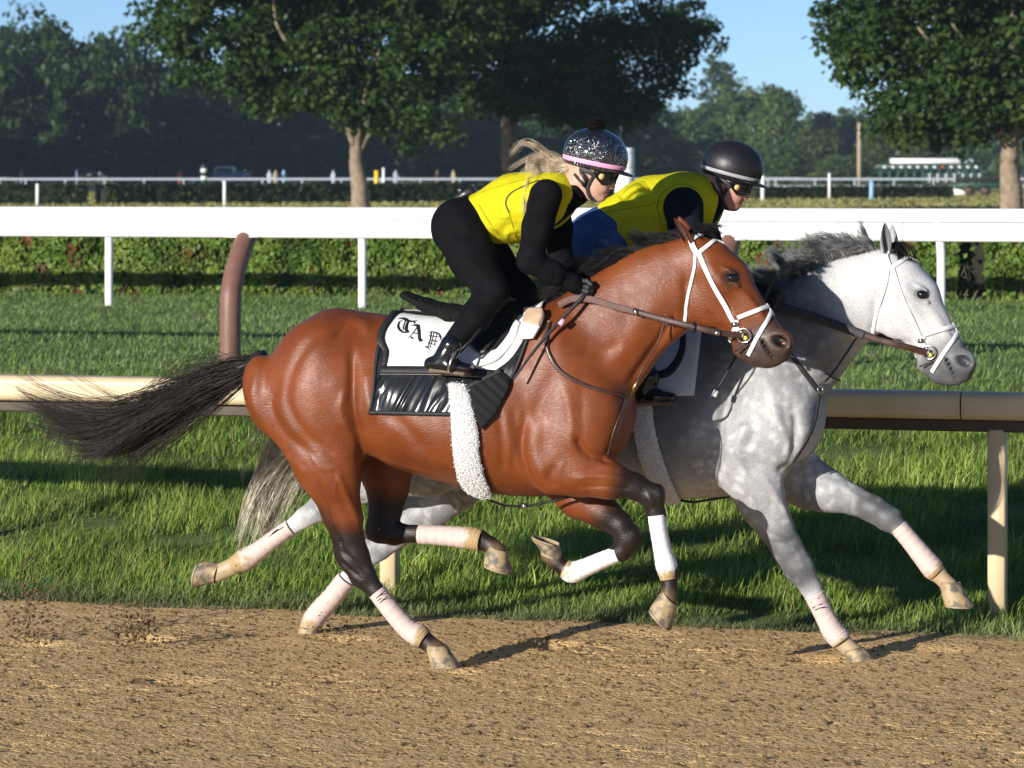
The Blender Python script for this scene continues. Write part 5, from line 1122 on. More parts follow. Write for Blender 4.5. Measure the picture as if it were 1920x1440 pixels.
def whip(fr, pts, name_label, ringc):
    w = empty('riding_whip'); fr.place(w); tag(w, name_label, 'whip', 'riding whips'); mb = MB(); mb.tube(spline(pts, 6), list(np.linspace(.010, .005, (len(pts) - 1) * 6 + 1)), 8); mb.build('shaft', M['black_strap'], w)
    d = pts[-1] - pts[0]; d /= np.linalg.norm(d); e = pts[-1] if ringc == 'tip' else pts[0] + d * .16
    mb = MB(); mb.tube([e - d * .014, e + d * .014], .0115, 10); mb.build('collar', M['pink_band'] if ringc != 'tip' else M['towel'], w); return w
whip(BAY, [bP(1098, 552, -.145), bP(1046, 606, -.20), bP(1000, 660, -.27), bP(962, 712, -.315)], 'thin black whip with pink collar held along the bay shoulder', 'mid')
whip(GREY, [gP(1452, 512, -.20), gP(1440, 545, -.20), gP(1395, 640, -.30), gP(1341, 738, -.36)], 'thin black whip with white tip hanging behind the bay head', 'tip')
# ------------------------------------------------------------------ ground, track, turf
TRK = Frame((0, 15.0, 0), YAW)
ZT = 0.70                                       # height of the turf course above the dirt
def vnoise(x, y, cell, seed):
    rg = np.random.default_rng(seed); g = rg.random((256, 256)); X = x / cell; Y = y / cell; i = np.floor(X).astype(int); j = np.floor(Y).astype(int); a = X - i; b = Y - j
    a = a * a * (3 - 2 * a); b = b * b * (3 - 2 * b); G = lambda p, q: g[p % 256, q % 256]
    return (G(i, j) * (1 - a) + G(i + 1, j) * a) * (1 - b) + (G(i, j + 1) * (1 - a) + G(i + 1, j + 1) * a) * b
def bank(y):
    """height of the grass above the dirt, by distance from the horses' line"""
    t = np.clip((np.asarray(y, float) - 1.75) / 6.6, 0, 1); return ZT * (t * .75 + .25 * t * t * (3 - 2 * t)) 
def grid_obj(name, us, ys, z, mat, fr=TRK):
    U, Y = np.meshgrid(us, ys); V = np.stack([U, Y, z], -1).reshape(-1, 3); nu, ny = len(us), len(ys)
    idx = np.arange(nu * ny).reshape(ny, nu); Fq = np.stack([idx[:-1, :-1], idx[:-1, 1:], idx[1:, 1:], idx[1:, :-1]], -1).reshape(-1, 4)
    o = obj(name, V, Fq, mat); fr.place(o); return o
def grass_mat(name, stops, sc1=1.2, sc2=60, bs=.6, bd=.03, stretch=(1, 1, 1)):
    m, nt, b = nmat(name, .8, .25); v = coords(nt, stretch); n1 = noise(nt, v, sc1, 5, .6); n2 = noise(nt, v, sc2, 4, .7); ad = N(nt, 'Math', operation='MULTIPLY_ADD'); L(nt, n2, 0, ad, 0); ad.inputs[1].default_value = .7; L(nt, n1, 0, ad, 2)
    r = ramp(nt, ad, 0, stops); L(nt, r, 0, b, 'Base Color'); bump(nt, b, n2, 0, bs, bd); return m
M['soil'] = grass_mat('grass_floor', [(.5, (.045, .075, .016)), (.8, (.10, .15, .035)), (1.1, (.17, .19, .06))])
M['turf'] = grass_mat('turf', [(.5, (.085, .13, .032)), (.85, (.15, .20, .055)), (1.1, (.21, .23, .08))], .5, 40)
def field_mat():
    m, nt, b = nmat('far_field', .9, .1); v = coords(nt); n1 = noise(nt, coords(nt, (.02, .06, .05)), 1, 5); n2 = noise(nt, v, 2.0, 5, .7); ad = N(nt, 'Math', operation='MULTIPLY_ADD'); L(nt, n2, 0, ad, 0); ad.inputs[1].default_value = .5; L(nt, n1, 0, ad, 2)
    r = ramp(nt, ad, 0, [(.5, (.26, .25, .085)), (.95, (.40, .36, .14))]); L(nt, r, 0, b, 'Base Color'); bump(nt, b, n2, 0, .5, .06); return m
M['field'] = field_mat()
ys = np.concatenate([np.linspace(1.40, 1.8, 9), np.linspace(1.9, 9.5, 77)]); us = np.linspace(-14, 14, 141); U, Y = np.meshgrid(us, ys)
zz = bank(Y) + (vnoise(U, Y, .35, 1) - .5) * .05 * np.clip((Y - 1.5) * 2, 0, 1) + (vnoise(U, Y, 1.6, 2) - .5) * .08 * np.clip((Y - 2) * .5, 0, 1) * np.clip((9.4 - Y), 0, 1) - np.where(Y < 1.5, .03, 0)
tag(grid_obj('grass_bank', us, ys, zz, M['soil']), kind='structure')
us = np.linspace(-60, 60, 25); ys = np.linspace(9.3, 29.0, 12); U, Y = np.meshgrid(us, ys); tag(grid_obj('turf_course', us, ys, ZT + 0 * U - np.where(Y < 9.4, .03, 0), M['turf']), kind='structure')
gv = []; 
o = obj('ground', [(-900, -120, -.25), (900, -120, -.25), (900, 6.0, -.25), (-900, 6.0, -.25), (-900, 8.4, ZT - .02), (900, 8.4, ZT - .02), (-900, 1500, ZT - .02), (900, 1500, ZT - .02)], [(0, 1, 2, 3), (3, 2, 5, 4), (4, 5, 7, 6)], M['field'], None, False); TRK.place(o); tag(o, kind='structure')
# dirt
def dirt_mat():
    m, nt, b = nmat('harrowed_dirt', .95, .15); v = coords(nt); n1 = noise(nt, coords(nt, (1, 2.5, 1)), 2.2, 6, .65); n2 = noise(nt, v, 45, 5, .7); ad = N(nt, 'Math', operation='MULTIPLY_ADD'); L(nt, n2, 0, ad, 0); ad.inputs[1].default_value = .55; L(nt, n1, 0, ad, 2)
    r = ramp(nt, ad, 0, [(.45, (.52, .33, .142)), (.75, (.65, .43, .192)), (1.0, (.73, .505, .24))]); L(nt, r, 0, b, 'Base Color'); bump(nt, b, noise(nt, coords(nt, (.8, 1.0, 1.0)), 50, 3, .6), 0, 1.0, .028); return m
M['dirt'] = dirt_mat(); M['dark_dirt_shade'] = mottled('dark_dirt_and_speck_shade', (.085, .050, .022), (.16, .10, .046), 30, .95)  # second one: brown of thrown clumps, also painted shade specks on the track
us = np.arange(-4.6, 4.6, .017); ys = np.arange(-4.0, 1.64, .017); U, Y = np.meshgrid(us, ys)
PRINTS = [(*TRK.px(x, y_, yl)[:2], r, dp) for x, y_, yl, r, dp in [(60, 1210, .2, .10, .05), (270, 1200, .25, .10, .05), (860, 1262, -.1, .07, .03), (1030, 1212, .35, .10, .05), (640, 1200, .6, .09, .04), (1540, 1240, .3, .10, .04), (330, 1280, -.4, .12, .03), (1200, 1190, .7, .12, .04), (1750, 1220, .7, .12, .04)] for _ in (TRK.px(x, y_, 0),) for yl in (15.0 * 0 + (CAMH / ((y_ - HOR) / FPX) - 15 + ((x - 960) / FPX * CAMH / ((y_ - HOR) / FPX)) * math.tan(YAW)) * math.cos(YAW),)]
def dirt_h(U, Y):
    z = (vnoise(U, Y, .9, 11) - .5) * .005 + (vnoise(U, Y * 1.6, .22, 12) - .5) * .003 + (vnoise(U, Y * 1.4, .085, 13) - .5) * .003 + (vnoise(U, Y * 1.2, .036, 14) - .5) * .0025 + (vnoise(U, Y, .022, 18) - .5) * .003
    den = .35 + .9 * vnoise(U, Y, .6, 19)
    pit = -np.clip(vnoise(U * .75, Y * 1.2, .034, 15) - 1.04 + .28 * den, 0, 1) * .06 - np.clip(vnoise(U * .7, Y * 1.2, .050, 17) - 1.10 + .26 * den, 0, 1) * .08
    for (hx, hy, r, dp) in PRINTS: d2 = ((U - hx) / (r * 1.5)) ** 2 + ((Y - hy) / r) ** 2; z = z - dp * .7 * np.exp(-d2 * 1.5) + dp * .12 * np.exp(-(np.sqrt(d2) - 1.5) ** 2 * 5)
    edge = np.clip((Y - 1.15) / .4, 0, 1); return (z + pit) * (1 - .6 * edge) + .006
tag(grid_obj('dirt_track', us, ys, dirt_h(U, Y), M['dirt']), kind='structure')
us = np.concatenate([np.linspace(-300, -4.65, 40), np.linspace(-4.5, 4.5, 21), np.linspace(4.65, 300, 40)]); ys = np.concatenate([np.linspace(-25, -4.05, 20), np.linspace(-3.95, 1.6, 8)]); U, Y = np.meshgrid(us, ys)
ins = (np.abs(U) < 4.55) & (Y > -3.98); tag(grid_obj('dirt_track_beyond', us, ys, np.where(ins, -.09, .0), M['dirt']), kind='structure')
def lump(rg, n=1):
    v = np.array([(0, 0, 1), (.9, 0, .25), (.28, .85, .25), (-.72, .53, .25), (-.72, -.53, .25), (.28, -.85, .25), (.5, .5, -.6), (-.5, .4, -.6), (.1, -.7, -.6)], float)
    f = [(0, 1, 2), (0, 2, 3), (0, 3, 4), (0, 4, 5), (0, 5, 1), (1, 6, 2), (2, 6, 7), (2, 7, 3), (3, 7, 4), (4, 7, 8), (4, 8, 5), (5, 8, 1), (1, 8, 6), (6, 8, 7)]
    return v, np.array(f)
def lumps(name, centers, sizes, mat, seed):
    rg = np.random.default_rng(seed); v0, f0 = lump(rg); n = len(centers); a = rg.uniform(0, 6.3, n); V = np.repeat(v0[None], n, 0) + rg.normal(0, .16, (n, len(v0), 3)); x = V[..., 0] * np.cos(a)[:, None] - V[..., 1] * np.sin(a)[:, None]; y = V[..., 0] * np.sin(a)[:, None] + V[..., 1] * np.cos(a)[:, None]
    V = np.stack([x, y, V[..., 2] * .75], -1) * sizes[:, None, None] + centers[:, None, :]; Fq = (f0[None] + (np.arange(n) * len(v0))[:, None, None]).reshape(-1, 3)
    return obj(name, V.reshape(-1, 3), Fq, mat, None, False)
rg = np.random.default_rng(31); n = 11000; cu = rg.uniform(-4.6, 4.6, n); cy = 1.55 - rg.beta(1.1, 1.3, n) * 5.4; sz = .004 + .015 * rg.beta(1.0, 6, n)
o = lumps('shade_clods', np.stack([cu, cy, dirt_h(cu, cy) + sz * .3], -1), sz, M['dark_dirt_shade'], 32); TRK.place(o); tag(o, 'loose dirt crumbs coloured dark for the shade specks on the track', 'dirt', kind='stuff')  # crumbs coloured dark in place of small cast shadows
def spray(px_c, spread, n, y0, seed, smin=.004, smax=.016):
    rg = np.random.default_rng(seed); c = []
    for i in range(n):
        k = rg.random(); x = px_c[0] + (px_c[2] - px_c[0]) * k + rg.normal(0, spread); y = px_c[1] + (px_c[3] - px_c[1]) * k + rg.normal(0, spread * .8); c.append(TRK.px(x, y, y0 + rg.normal(0, .08)))
    return np.array(c), smin + (smax - smin) * rg.beta(1.2, 3, n)
C1 = [spray((40, 1215, 70, 1090), 26, 260, .15, 1), spray((250, 1195, 265, 1155), 22, 220, .1, 2), spray((660, 1205, 600, 1190), 24, 120, .8, 3), spray((520, 1120, 420, 1000), 60, 40, .5, 4, .002, .006), spray((1020, 1215, 1000, 1195), 24, 60, .5, 5), spray((690, 990, 660, 930), 40, 24, .0, 6, .002, .005)]
C1 = [(c[c[:, 2] > .005], s[c[:, 2] > .005]) for c, s in C1]
o = lumps('flying_dirt', np.vstack([c for c, s in C1]), np.concatenate([s for c, s in C1]), M['dark_dirt_shade'], 33); TRK.place(o); tag(o, 'clumps of dirt thrown up behind the hooves', 'dirt', kind='stuff')

# ------------------------------------------------------------------ grass blades
def blade_mat(name):
    m, nt, b = nmat(name, .55, .35); at_ = N(nt, 'VertexColor', layer_name='Col'); L(nt, at_, 0, b, 'Base Color')
    tr = N(nt, 'BsdfTranslucent'); L(nt, at_, 0, tr, 'Color'); mx = N(nt, 'MixShader'); mx.inputs[0].default_value = .4; L(nt, b, 0, mx, 1); L(nt, tr, 0, mx, 2); L(nt, mx, 0, nt.nodes['Material Output'], 0); return m
M['blade'] = blade_mat('grass_blade'); M['leaf'] = blade_mat('leaf')
def blades(name, u, y, z, h, w, lean, col, seed, segs=2):
    rg = np.random.default_rng(seed); n = len(u); a = rg.uniform(0, 2 * math.pi, n); la = rg.normal(0.4, 1.3, n); sx, sy = np.cos(a) * w, np.sin(a) * w; V = np.zeros((n, segs + 1, 2, 3)); 
    for k in range(segs + 1):
        t = k / segs; ox = np.cos(la) * lean * h * t ** 1.8; oy = np.sin(la) * lean * h * t ** 1.8; wk = (1 - t) ** .7 * .95 + .05
        for q, sg in enumerate((-1, 1)): V[:, k, q, 0] = u + ox + sg * sx * wk * .5; V[:, k, q, 1] = y + oy + sg * sy * wk * .5; V[:, k, q, 2] = z + h * t * np.sqrt(np.clip(1 - (lean * t * .8) ** 2, .1, 1))
    idx = np.arange(n * (segs + 1) * 2).reshape(n, segs + 1, 2); Fq = np.stack([idx[:, :-1, 0], idx[:, :-1, 1], idx[:, 1:, 1], idx[:, 1:, 0]], -1).reshape(-1, 4)
    o = obj(name, V.reshape(-1, 3), Fq, M['blade'], None, True); set_col(o.data, np.repeat(col, (segs + 1) * 2, 0)); TRK.place(o); return o
def in_view(y, rg, margin):
    """positions along the track within the widened field of view at distance y"""
    d = 15 + y; half = 960 / FPX * d * margin + .7; k = rg.uniform(-1, 1, len(y)); w_ = rg.random(len(y)) < .2; k = np.where(w_, np.sign(k) * rg.uniform(1, 1.75, len(y)), k); x = k * half; return (x - y * math.sin(YAW)) / math.cos(YAW)
rg = np.random.default_rng(41); n = 112000
y = 1.52 + 6.6 * rg.random(n) ** 1.35; u = in_view(y, rg, 1.06); y = y + (vnoise(u, y * 0, .4, 57) - .6) * .22 * np.clip(2.4 - y, 0, 1)
cl = vnoise(u, y, .28, 51) * .6 + vnoise(u, y, .9, 52) * .4
fr_ = np.clip((y - 1.5) / .6, 0, 1); h = (.032 + .13 * np.clip(cl * 1.5 - .25, .08, 1)) * (.45 + .55 * fr_) * rg.uniform(.5, 1.25, n)
pal = np.array([(.068, .125, .016), (.15, .255, .030), (.245, .36, .055), (.38, .43, .11)]); ci = np.clip(cl * 3 + rg.normal(0, .6, n), 0, 2.999); c = pal[ci.astype(int)] * (1 - (ci % 1))[:, None] + pal[np.clip(ci.astype(int) + 1, 0, 3)] * (ci % 1)[:, None]
dry = rg.random(n) < .05; c[dry] = (.26, .22, .09); dust = ((1 - fr_) * .75)[:, None]; c = c * (1 - dust) + dust * np.array((.13, .145, .085)); c *= rg.uniform(.65, 1.3, (n, 1)) * (.62 + .7 * vnoise(u, y, .5, 58))[:, None]
o = blades('tall_grass', u, y, bank(y) - .01, h, .0055 + .006 * rg.random(n), rg.uniform(.1, .75, n), c, 42); tag(o, 'long uneven grass growing on the bank beside the track', 'grass', kind='stuff')
n = 68000; y = 7.6 + 17.5 * rg.random(n); u = in_view(y, rg, 1.08); cl = vnoise(u, y, .8, 53); c = pal[1] * (1 - cl)[:, None] + pal[2] * cl[:, None]; c = c * rg.uniform(.6, 1.35, (n, 1)) * np.array((.80, .82, 1.5))
wt = rg.random(n) < .008; c[wt] = (.30, .34, .26)
ok = y > 7.7; o = blades('mown_grass', u, y, np.where(y < 8.35, bank(y), ZT) - .005, rg.uniform(.03, .065, n), rg.uniform(.011, .020, n), rg.uniform(.2, .8, n), c, 43, 1); tag(o, 'short mown grass of the turf course', 'grass', kind='stuff')

n = 42000; y = 45 + 160 * rg.random(n) ** 1.2; u = in_view(y, rg, 1.1); cl = vnoise(u * .2, y, 5.0, 54); c = np.array((.21, .215, .06)) * (1 - cl)[:, None] + np.array((.37, .33, .12)) * cl[:, None]; c = c * rg.uniform(.75, 1.25, (n, 1))
o = blades('dry_grass', u, y, np.full(n, ZT - .03), rg.uniform(.08, .16, n), rg.uniform(.14, .28, n), rg.uniform(.1, .4, n), c, 44, 1); tag(o, 'short dry grass of the wide field inside the course', 'grass', kind='stuff')
# ------------------------------------------------------------------ rails
M['cream_paint'] = mottled('cream_painted_rail', (.56, .44, .26), (.68, .555, .345), 5, .45, .15, .003, 60); M['white_paint'] = mottled('white_painted_rail', (.78, .78, .77), (.86, .86, .85), 3, .4, .08, .002, 40); M['brown_paint'] = mottled('brown_painted_post', (.155, .075, .055), (.215, .11, .085), 6, .5, .3, .004, 50); M['dark_metal'] = mottled('dark_bracket', (.045, .035, .022), (.08, .06, .04), 12, .6)
def rail_profile(sec, u0, u1, y, z, name, mat, parent):
    """straight rail of a rounded section"""
    v = []; f = []; n = len(sec)
    for u in (u0, u1):
        for a, b in sec: v.append((u, y + a, z + b))
    for k in range(n): j = (k + 1) % n; f.append((k, j, n + j, n + k))
    f.append(tuple(reversed(range(n)))); f.append(tuple(range(n, 2 * n))); return obj(name, v, f, mat, parent, False)
def rounded(hw, hh, r, n=5):
    p = []
    for cx, cz, a0 in ((hw - r, hh - r, 0), (-hw + r, hh - r, 90), (-hw + r, -hh + r, 180), (hw - r, -hh + r, 270)):
        for k in range(n): a = math.radians(a0 + 90 * k / (n - 1)); p.append((cx + r * math.cos(a), cz + r * math.sin(a)))
    return p
rl = empty('track_rail'); TRK.place(rl); tag(rl, 'cream inner track rail on straight posts beside the dirt', 'rail')
sec = rounded(.085, .066, .04); seams = [-20.0, -13.9, -7.8, -4.42, 1.66, 7.8, 13.9, 20.0]
for a, b in zip(seams[:-1], seams[1:]): rail_profile(sec, a + .004, b - .004, 2.08, 1.042, 'rail_section', M['cream_paint'], rl)
for k in range(-6, 7): 
    u = -1.25 + 3.07 * k; mb = MB(); mb.box((u, 2.12, .44), (.086, .09, 1.0), 0, .01); mb.build('post', M['cream_paint'], rl); mb = MB(); mb.box((u, 2.12, .945), (.26, .07, .055), 0, .006); mb.build('bracket', M['dark_metal'], rl)
rail_profile(rounded(.045, .03, .01), -20, 20, 2.12, .945, 'under_rail', M['dark_metal'], rl)
def wrail(name, fr, y, sec, z, u0, u1, step, label):
    r = empty(name); fr.place(r); tag(r, label, 'rail', 'white turf rails'); k = u0
    while k < u1: rail_profile(sec, k + .003, k + step - .003, y, z, 'rail_section', M['white_paint'], r); k += step
    return r
YF = 10.3; fr1 = wrail('turf_rail', TRK, YF, rounded(.07, .069, .03), ZT + 1.026, -24, 24, 6.0, 'white turf rail on thick brown gooseneck posts')
def goose(parent, u, y, z0, z1, off, r, mat, lean=0.0):
    pts = [(u, y - off, z0)] + [(u + lean * 0, y - off, z0 + (z1 - z0) * .5), (u + lean * .1, y - off * .86, z0 + (z1 - z0) * .68), (u + lean * .5, y - off * .45, z0 + (z1 - z0) * .86), (u + lean, y, z1)]
    mb = MB(); mb.tube(spline(pts, 7), r, 14, True, (0, 1, 0)); return mb.build('post', mat, parent)
for px_ in (-480, 432, 1350, 2330):
    p = TRK.px(px_, 690, YF - .34); q = goose(fr1, p[0], YF, ZT - .1, ZT + .96, .34, .080, M['brown_paint'])
    mb = MB(); mb.box((p[0], YF, ZT + .966), (.26, .16, .012)); mb.build('saddle_plate', M['white_paint'], fr1)
RR = Frame((0, 36.7, 0), math.radians(11.0)); fr2 = wrail('turf_rail', RR, 0, rounded(.05, .075, .04), ZT + 1.0, -32, 32, 5.4, 'farther white turf rail on slim white posts before the hedge')
for px_ in (-270, 205, 680, 1168, 1765, 2290): p = RR.px(px_, 575, -.12); goose(fr2, p[0], 0, ZT - .05, ZT + .96, .13, .045, M['white_paint'], -.05)

# ------------------------------------------------------------------ hedges
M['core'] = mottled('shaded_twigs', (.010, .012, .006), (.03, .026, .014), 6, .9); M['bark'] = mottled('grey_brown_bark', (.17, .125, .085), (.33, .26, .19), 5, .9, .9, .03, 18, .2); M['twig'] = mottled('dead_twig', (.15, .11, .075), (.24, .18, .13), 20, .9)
def leaf_vf(c, size, nrm, rg):
    """four-cornered folded leaves at c, facing roughly nrm"""
    n = len(c); nrm = nrm / (np.linalg.norm(nrm, axis=1, keepdims=True) + 1e-9); r = rg.normal(0, 1, (n, 3)); a = np.cross(nrm, r); a /= np.linalg.norm(a, axis=1, keepdims=True) + 1e-9; b = np.cross(nrm, a); s_ = size[:, None]
    V = np.stack([c - a * s_ * .5, c + b * s_ * .32 + nrm * s_ * .08, c + a * s_ * .5, c - b * s_ * .32 + nrm * s_ * .08], 1); return V.reshape(-1, 3), np.arange(n * 4).reshape(n, 4)
def hedge(fr, u0, u1, y0, y1, z0, z1, n, lsize, pal_, label, seed, gaps=(), group=None, twigs=0):
    root = empty('hedge'); fr.place(root); tag(root, label, 'hedge', group); rg = np.random.default_rng(seed); mb = MB(); nsub = max(2, int((u1 - u0) / 1.0)); edges = np.linspace(u0, u1, nsub + 1); x0 = edges[0]
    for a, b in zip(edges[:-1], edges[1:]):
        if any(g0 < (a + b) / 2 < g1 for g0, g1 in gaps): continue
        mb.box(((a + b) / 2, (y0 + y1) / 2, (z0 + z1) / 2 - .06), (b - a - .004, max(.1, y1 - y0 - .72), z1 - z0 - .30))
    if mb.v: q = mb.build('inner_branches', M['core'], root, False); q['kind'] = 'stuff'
    k = rg.random(n); face = np.where(k < .62, 0, np.where(k < .92, 1, 2)); u = rg.uniform(u0, u1, n); z = rg.uniform(z0, z1, n); y = rg.uniform(y0, y1, n); bump_ = (vnoise(u, z + 7 * face, .45, seed) - .5) * .26 + (vnoise(u, z, .16, seed + 1) - .5) * .14; dep = np.abs(rg.normal(0, .05, n))
    c = np.stack([u, np.where(face == 0, y0 + .1 + bump_ + dep, np.where(face == 1, y, y1 - .1 - dep)), np.where(face == 1, z1 - .05 + bump_ * .6 - dep, z)], -1); nn = np.zeros((n, 3)); nn[face == 0, 1] = -1; nn[face == 1, 2] = 1; nn[face == 2, 1] = 1; nn += rg.normal(0, .65, (n, 3))
    low = np.clip((z - z0) / (z1 - z0), 0, 1); keep = (rg.random(n) < .78 + 1.2 * low ** .6 * (0.55 + .9 * vnoise(u, z, .5, seed + 3))) | (face == 1)
    for g0, g1 in gaps: keep &= ~((u > g0) & (u < g1) & (rg.random(n) < .97))
    c, nn = c[keep], nn[keep]; m = len(c); pal_ = np.array(pal_); t = np.clip(vnoise(c[:, 0], c[:, 2], .3, seed + 4) * (len(pal_) - 1) + rg.normal(0, .4, m), 0, len(pal_) - 1.001); col = pal_[t.astype(int)] * (1 - t % 1)[:, None] + pal_[t.astype(int) + 1] * (t % 1)[:, None]; col = col * rg.uniform(.7, 1.3, (m, 1))
    if twigs: red = (vnoise(c[:, 0], c[:, 2] * 1.5, .22, seed + 8) > .80) & (rg.random(m) < .5); col[red] = np.array((.22, .085, .035)) * rg.uniform(.7, 1.3, (red.sum(), 1))
    v, f = leaf_vf(c, lsize * rg.uniform(.6, 1.3, m), nn, rg); o = obj('foliage', v, f, M['leaf'], root, False); o['kind'] = 'stuff'; set_col(o.data, np.repeat(col, 4, 0))
    if twigs:
        b = np.stack([rg.uniform(u0, u1, twigs), rg.uniform(y0 + .02, y0 + .2, twigs), rg.uniform(z0, z0 + .25, twigs)], -1); d = np.stack([rg.normal(0, .5, twigs), rg.normal(-.25, .2, twigs), rg.uniform(.4, 1, twigs)], -1); t = np.linspace(0, 1, 4)[None, :, None]; v, f = strands_vf(b[:, None] + d[:, None] * .34 * t, .006); o = obj('twigs', v, f, M['twig'], root); o['kind'] = 'stuff'
    return root
g_pal = [(.050, .098, .014), (.110, .190, .026), (.175, .270, .042), (.24, .30, .06)]
HF = Frame((0, 39.8, 0), math.radians(11.0)); gp = [HF.px(1796, 560, 0)[0], HF.px(1848, 560, 0)[0]]
hedge(HF, -11, 10, 0, 1.0, ZT - .06, ZT + .88, 80000, .075, g_pal, 'clipped green hedge with russet patches along the turf rail', 61, [gp], None, 500)
# ------------------------------------------------------------------ trees
def leaves_in(blobs, n_cl, per, csize, lsize, rg, pal_, shell=.55):
    """leaf clumps spread through ellipsoids (centre, radii)"""
    vol = np.array([b[1][0] * b[1][1] * b[1][2] for b in blobs]); pick = rg.choice(len(blobs), n_cl, p=vol / vol.sum()); C = np.array([b[0] for b in blobs])[pick]; R = np.array([b[1] for b in blobs])[pick]
    d = rg.normal(0, 1, (n_cl, 3)); d /= np.linalg.norm(d, axis=1, keepdims=True); r = (shell ** 3 + (1 - shell ** 3) * rg.random(n_cl)) ** (1 / 3); cc = C + d * R * r[:, None]; cs = csize * rg.uniform(.6, 1.25, n_cl)
    n = n_cl * per; k = np.repeat(np.arange(n_cl), per); e = rg.normal(0, 1, (n, 3)); e /= np.linalg.norm(e, axis=1, keepdims=True); rr = rg.random(n) ** .45; p = cc[k] + e * (cs[k] * rr)[:, None] * np.array([1.15, 1.15, .75])
    nn = e * .6 + np.array([0, 0, .55]) + rg.normal(0, .55, (n, 3)); v, f = leaf_vf(p, lsize * rg.uniform(.6, 1.35, n), nn, rg)
    pal_ = np.array(pal_); t = np.clip(rg.random(n_cl)[k] * .6 + rg.random(n) * .4, 0, .999) * (len(pal_) - 1); col = pal_[t.astype(int)] * (1 - t % 1)[:, None] + pal_[t.astype(int) + 1] * (t % 1)[:, None]; return v, f, np.repeat(col, 4, 0), cc
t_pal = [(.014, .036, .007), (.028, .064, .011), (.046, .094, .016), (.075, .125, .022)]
def limb(mb, a, b, r0, r1, rg, bend=.12):
    a, b = np.array(a, float), np.array(b, float); L_ = np.linalg.norm(b - a); m1 = a + (b - a) * .35 + rg.normal(0, bend * L_ * .4, 3) + np.array([0, 0, L_ * .05]); m2 = a + (b - a) * .7 + rg.normal(0, bend * L_ * .4, 3); P_ = spline([a, m1, m2, b], 5); mb.tube(P_, list(np.linspace(r0, r1, len(P_))), 8)
def near_tree(trunk, blobs_px, depth, n_cl, label, seed, tr, fork):
    rg = np.random.default_rng(seed); base = at(trunk, HOR, depth); base[2] = ZT; root = empty('oak_tree', tuple(base)); tag(root, label, 'tree', 'big trees on the infield'); k = depth / FPX
    blobs = [(at(px_, row, depth) - base + np.array([0, rg.uniform(-.3, .3) * rx * k, 0]), np.array([rx * k, rx * k * .95, rz * k])) for px_, row, rx, rz in blobs_px]
    v, f, col, cc = leaves_in(blobs, n_cl, 105, .62, .20, rg, t_pal, .3); o = obj('crown', v, f, M['leaf'], root, False); set_col(o.data, col)
    mb = MB(); fp = at(*fork, depth) - base; P_ = spline([(0, 0, -.2), (fp[0] * .25, .05, fp[2] * .45), tuple(fp), (fp[0] * 1.0 + .1, 0, fp[2] + 2.5)], 6); mb.tube(P_, [tr * (1.35 - .75 * min(1, i / 10)) if i < 4 else tr * (1 - .5 * i / len(P_)) for i in range(len(P_))], 14); mb.build('trunk', M['bark'], root)
    for i in range(7):
        mb = MB(); a = fp + np.array([0, 0, rg.uniform(-.2, 1.8)]); limb(mb, a, a + (cc[rg.integers(len(cc))] - a) * .72, tr * .42, .03, rg); mb.build('limb', M['bark'], root)
    return root
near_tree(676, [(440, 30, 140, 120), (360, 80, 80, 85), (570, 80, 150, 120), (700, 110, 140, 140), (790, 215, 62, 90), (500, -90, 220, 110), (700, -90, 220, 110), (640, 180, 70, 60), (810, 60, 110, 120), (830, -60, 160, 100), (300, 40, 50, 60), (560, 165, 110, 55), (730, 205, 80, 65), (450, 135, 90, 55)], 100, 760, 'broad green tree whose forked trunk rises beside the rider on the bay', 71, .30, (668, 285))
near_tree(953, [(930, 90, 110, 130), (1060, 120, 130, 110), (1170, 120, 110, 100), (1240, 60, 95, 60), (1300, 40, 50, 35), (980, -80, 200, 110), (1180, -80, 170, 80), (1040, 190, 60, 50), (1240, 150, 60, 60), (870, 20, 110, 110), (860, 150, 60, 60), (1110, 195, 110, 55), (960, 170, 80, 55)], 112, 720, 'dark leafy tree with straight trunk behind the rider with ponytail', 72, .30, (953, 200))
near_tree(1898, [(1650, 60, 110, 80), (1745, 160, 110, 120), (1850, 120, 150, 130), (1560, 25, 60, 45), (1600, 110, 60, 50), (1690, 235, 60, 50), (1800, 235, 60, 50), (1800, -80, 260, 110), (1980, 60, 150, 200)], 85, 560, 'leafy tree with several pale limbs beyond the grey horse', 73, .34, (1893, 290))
def far_crown(seed, kind):
    rg = np.random.default_rng(seed)
    if kind == 'pine':
        V = []; Fq = []; C = []; b = 0
        bl = [(np.array([rg.normal(0, .06), rg.normal(0, .06), .6 + 3.0 * i / 9]), np.array([.95 * (1 - i / 11) * rg.uniform(.8, 1.15), .95 * (1 - i / 11), .2])) for i in range(10)]
        v, f, col, cc = leaves_in(bl, 200, 26, .2, .14, rg, [(.028, .052, .022), (.045, .078, .032), (.07, .105, .042)], .2)
    else:
        bl = [(np.array([0, 0, 1.3]), np.array([.8, .8, 1.2]))] + [(np.array([rg.uniform(-.6, .6), rg.uniform(-.6, .6), rg.uniform(.35, 2.3)]), np.array([.45, .45, .42])) for _ in range(10)]
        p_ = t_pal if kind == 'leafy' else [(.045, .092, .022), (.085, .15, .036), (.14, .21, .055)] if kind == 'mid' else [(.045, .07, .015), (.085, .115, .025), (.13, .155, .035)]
        v, f, col, cc = leaves_in(bl, 260, 26, .25, .14, rg, p_, .6)
    me = mesh_from('crown', v, f, M['leaf'], False); set_col(me, col); mb = MB(); mb.tube([(0, 0, -.1), (.01, 0, .8), (0, .01, 1.9)], [.08, .06, .02], 8); return me, mesh_from('trunk', mb.v, mb.f, M['bark'])
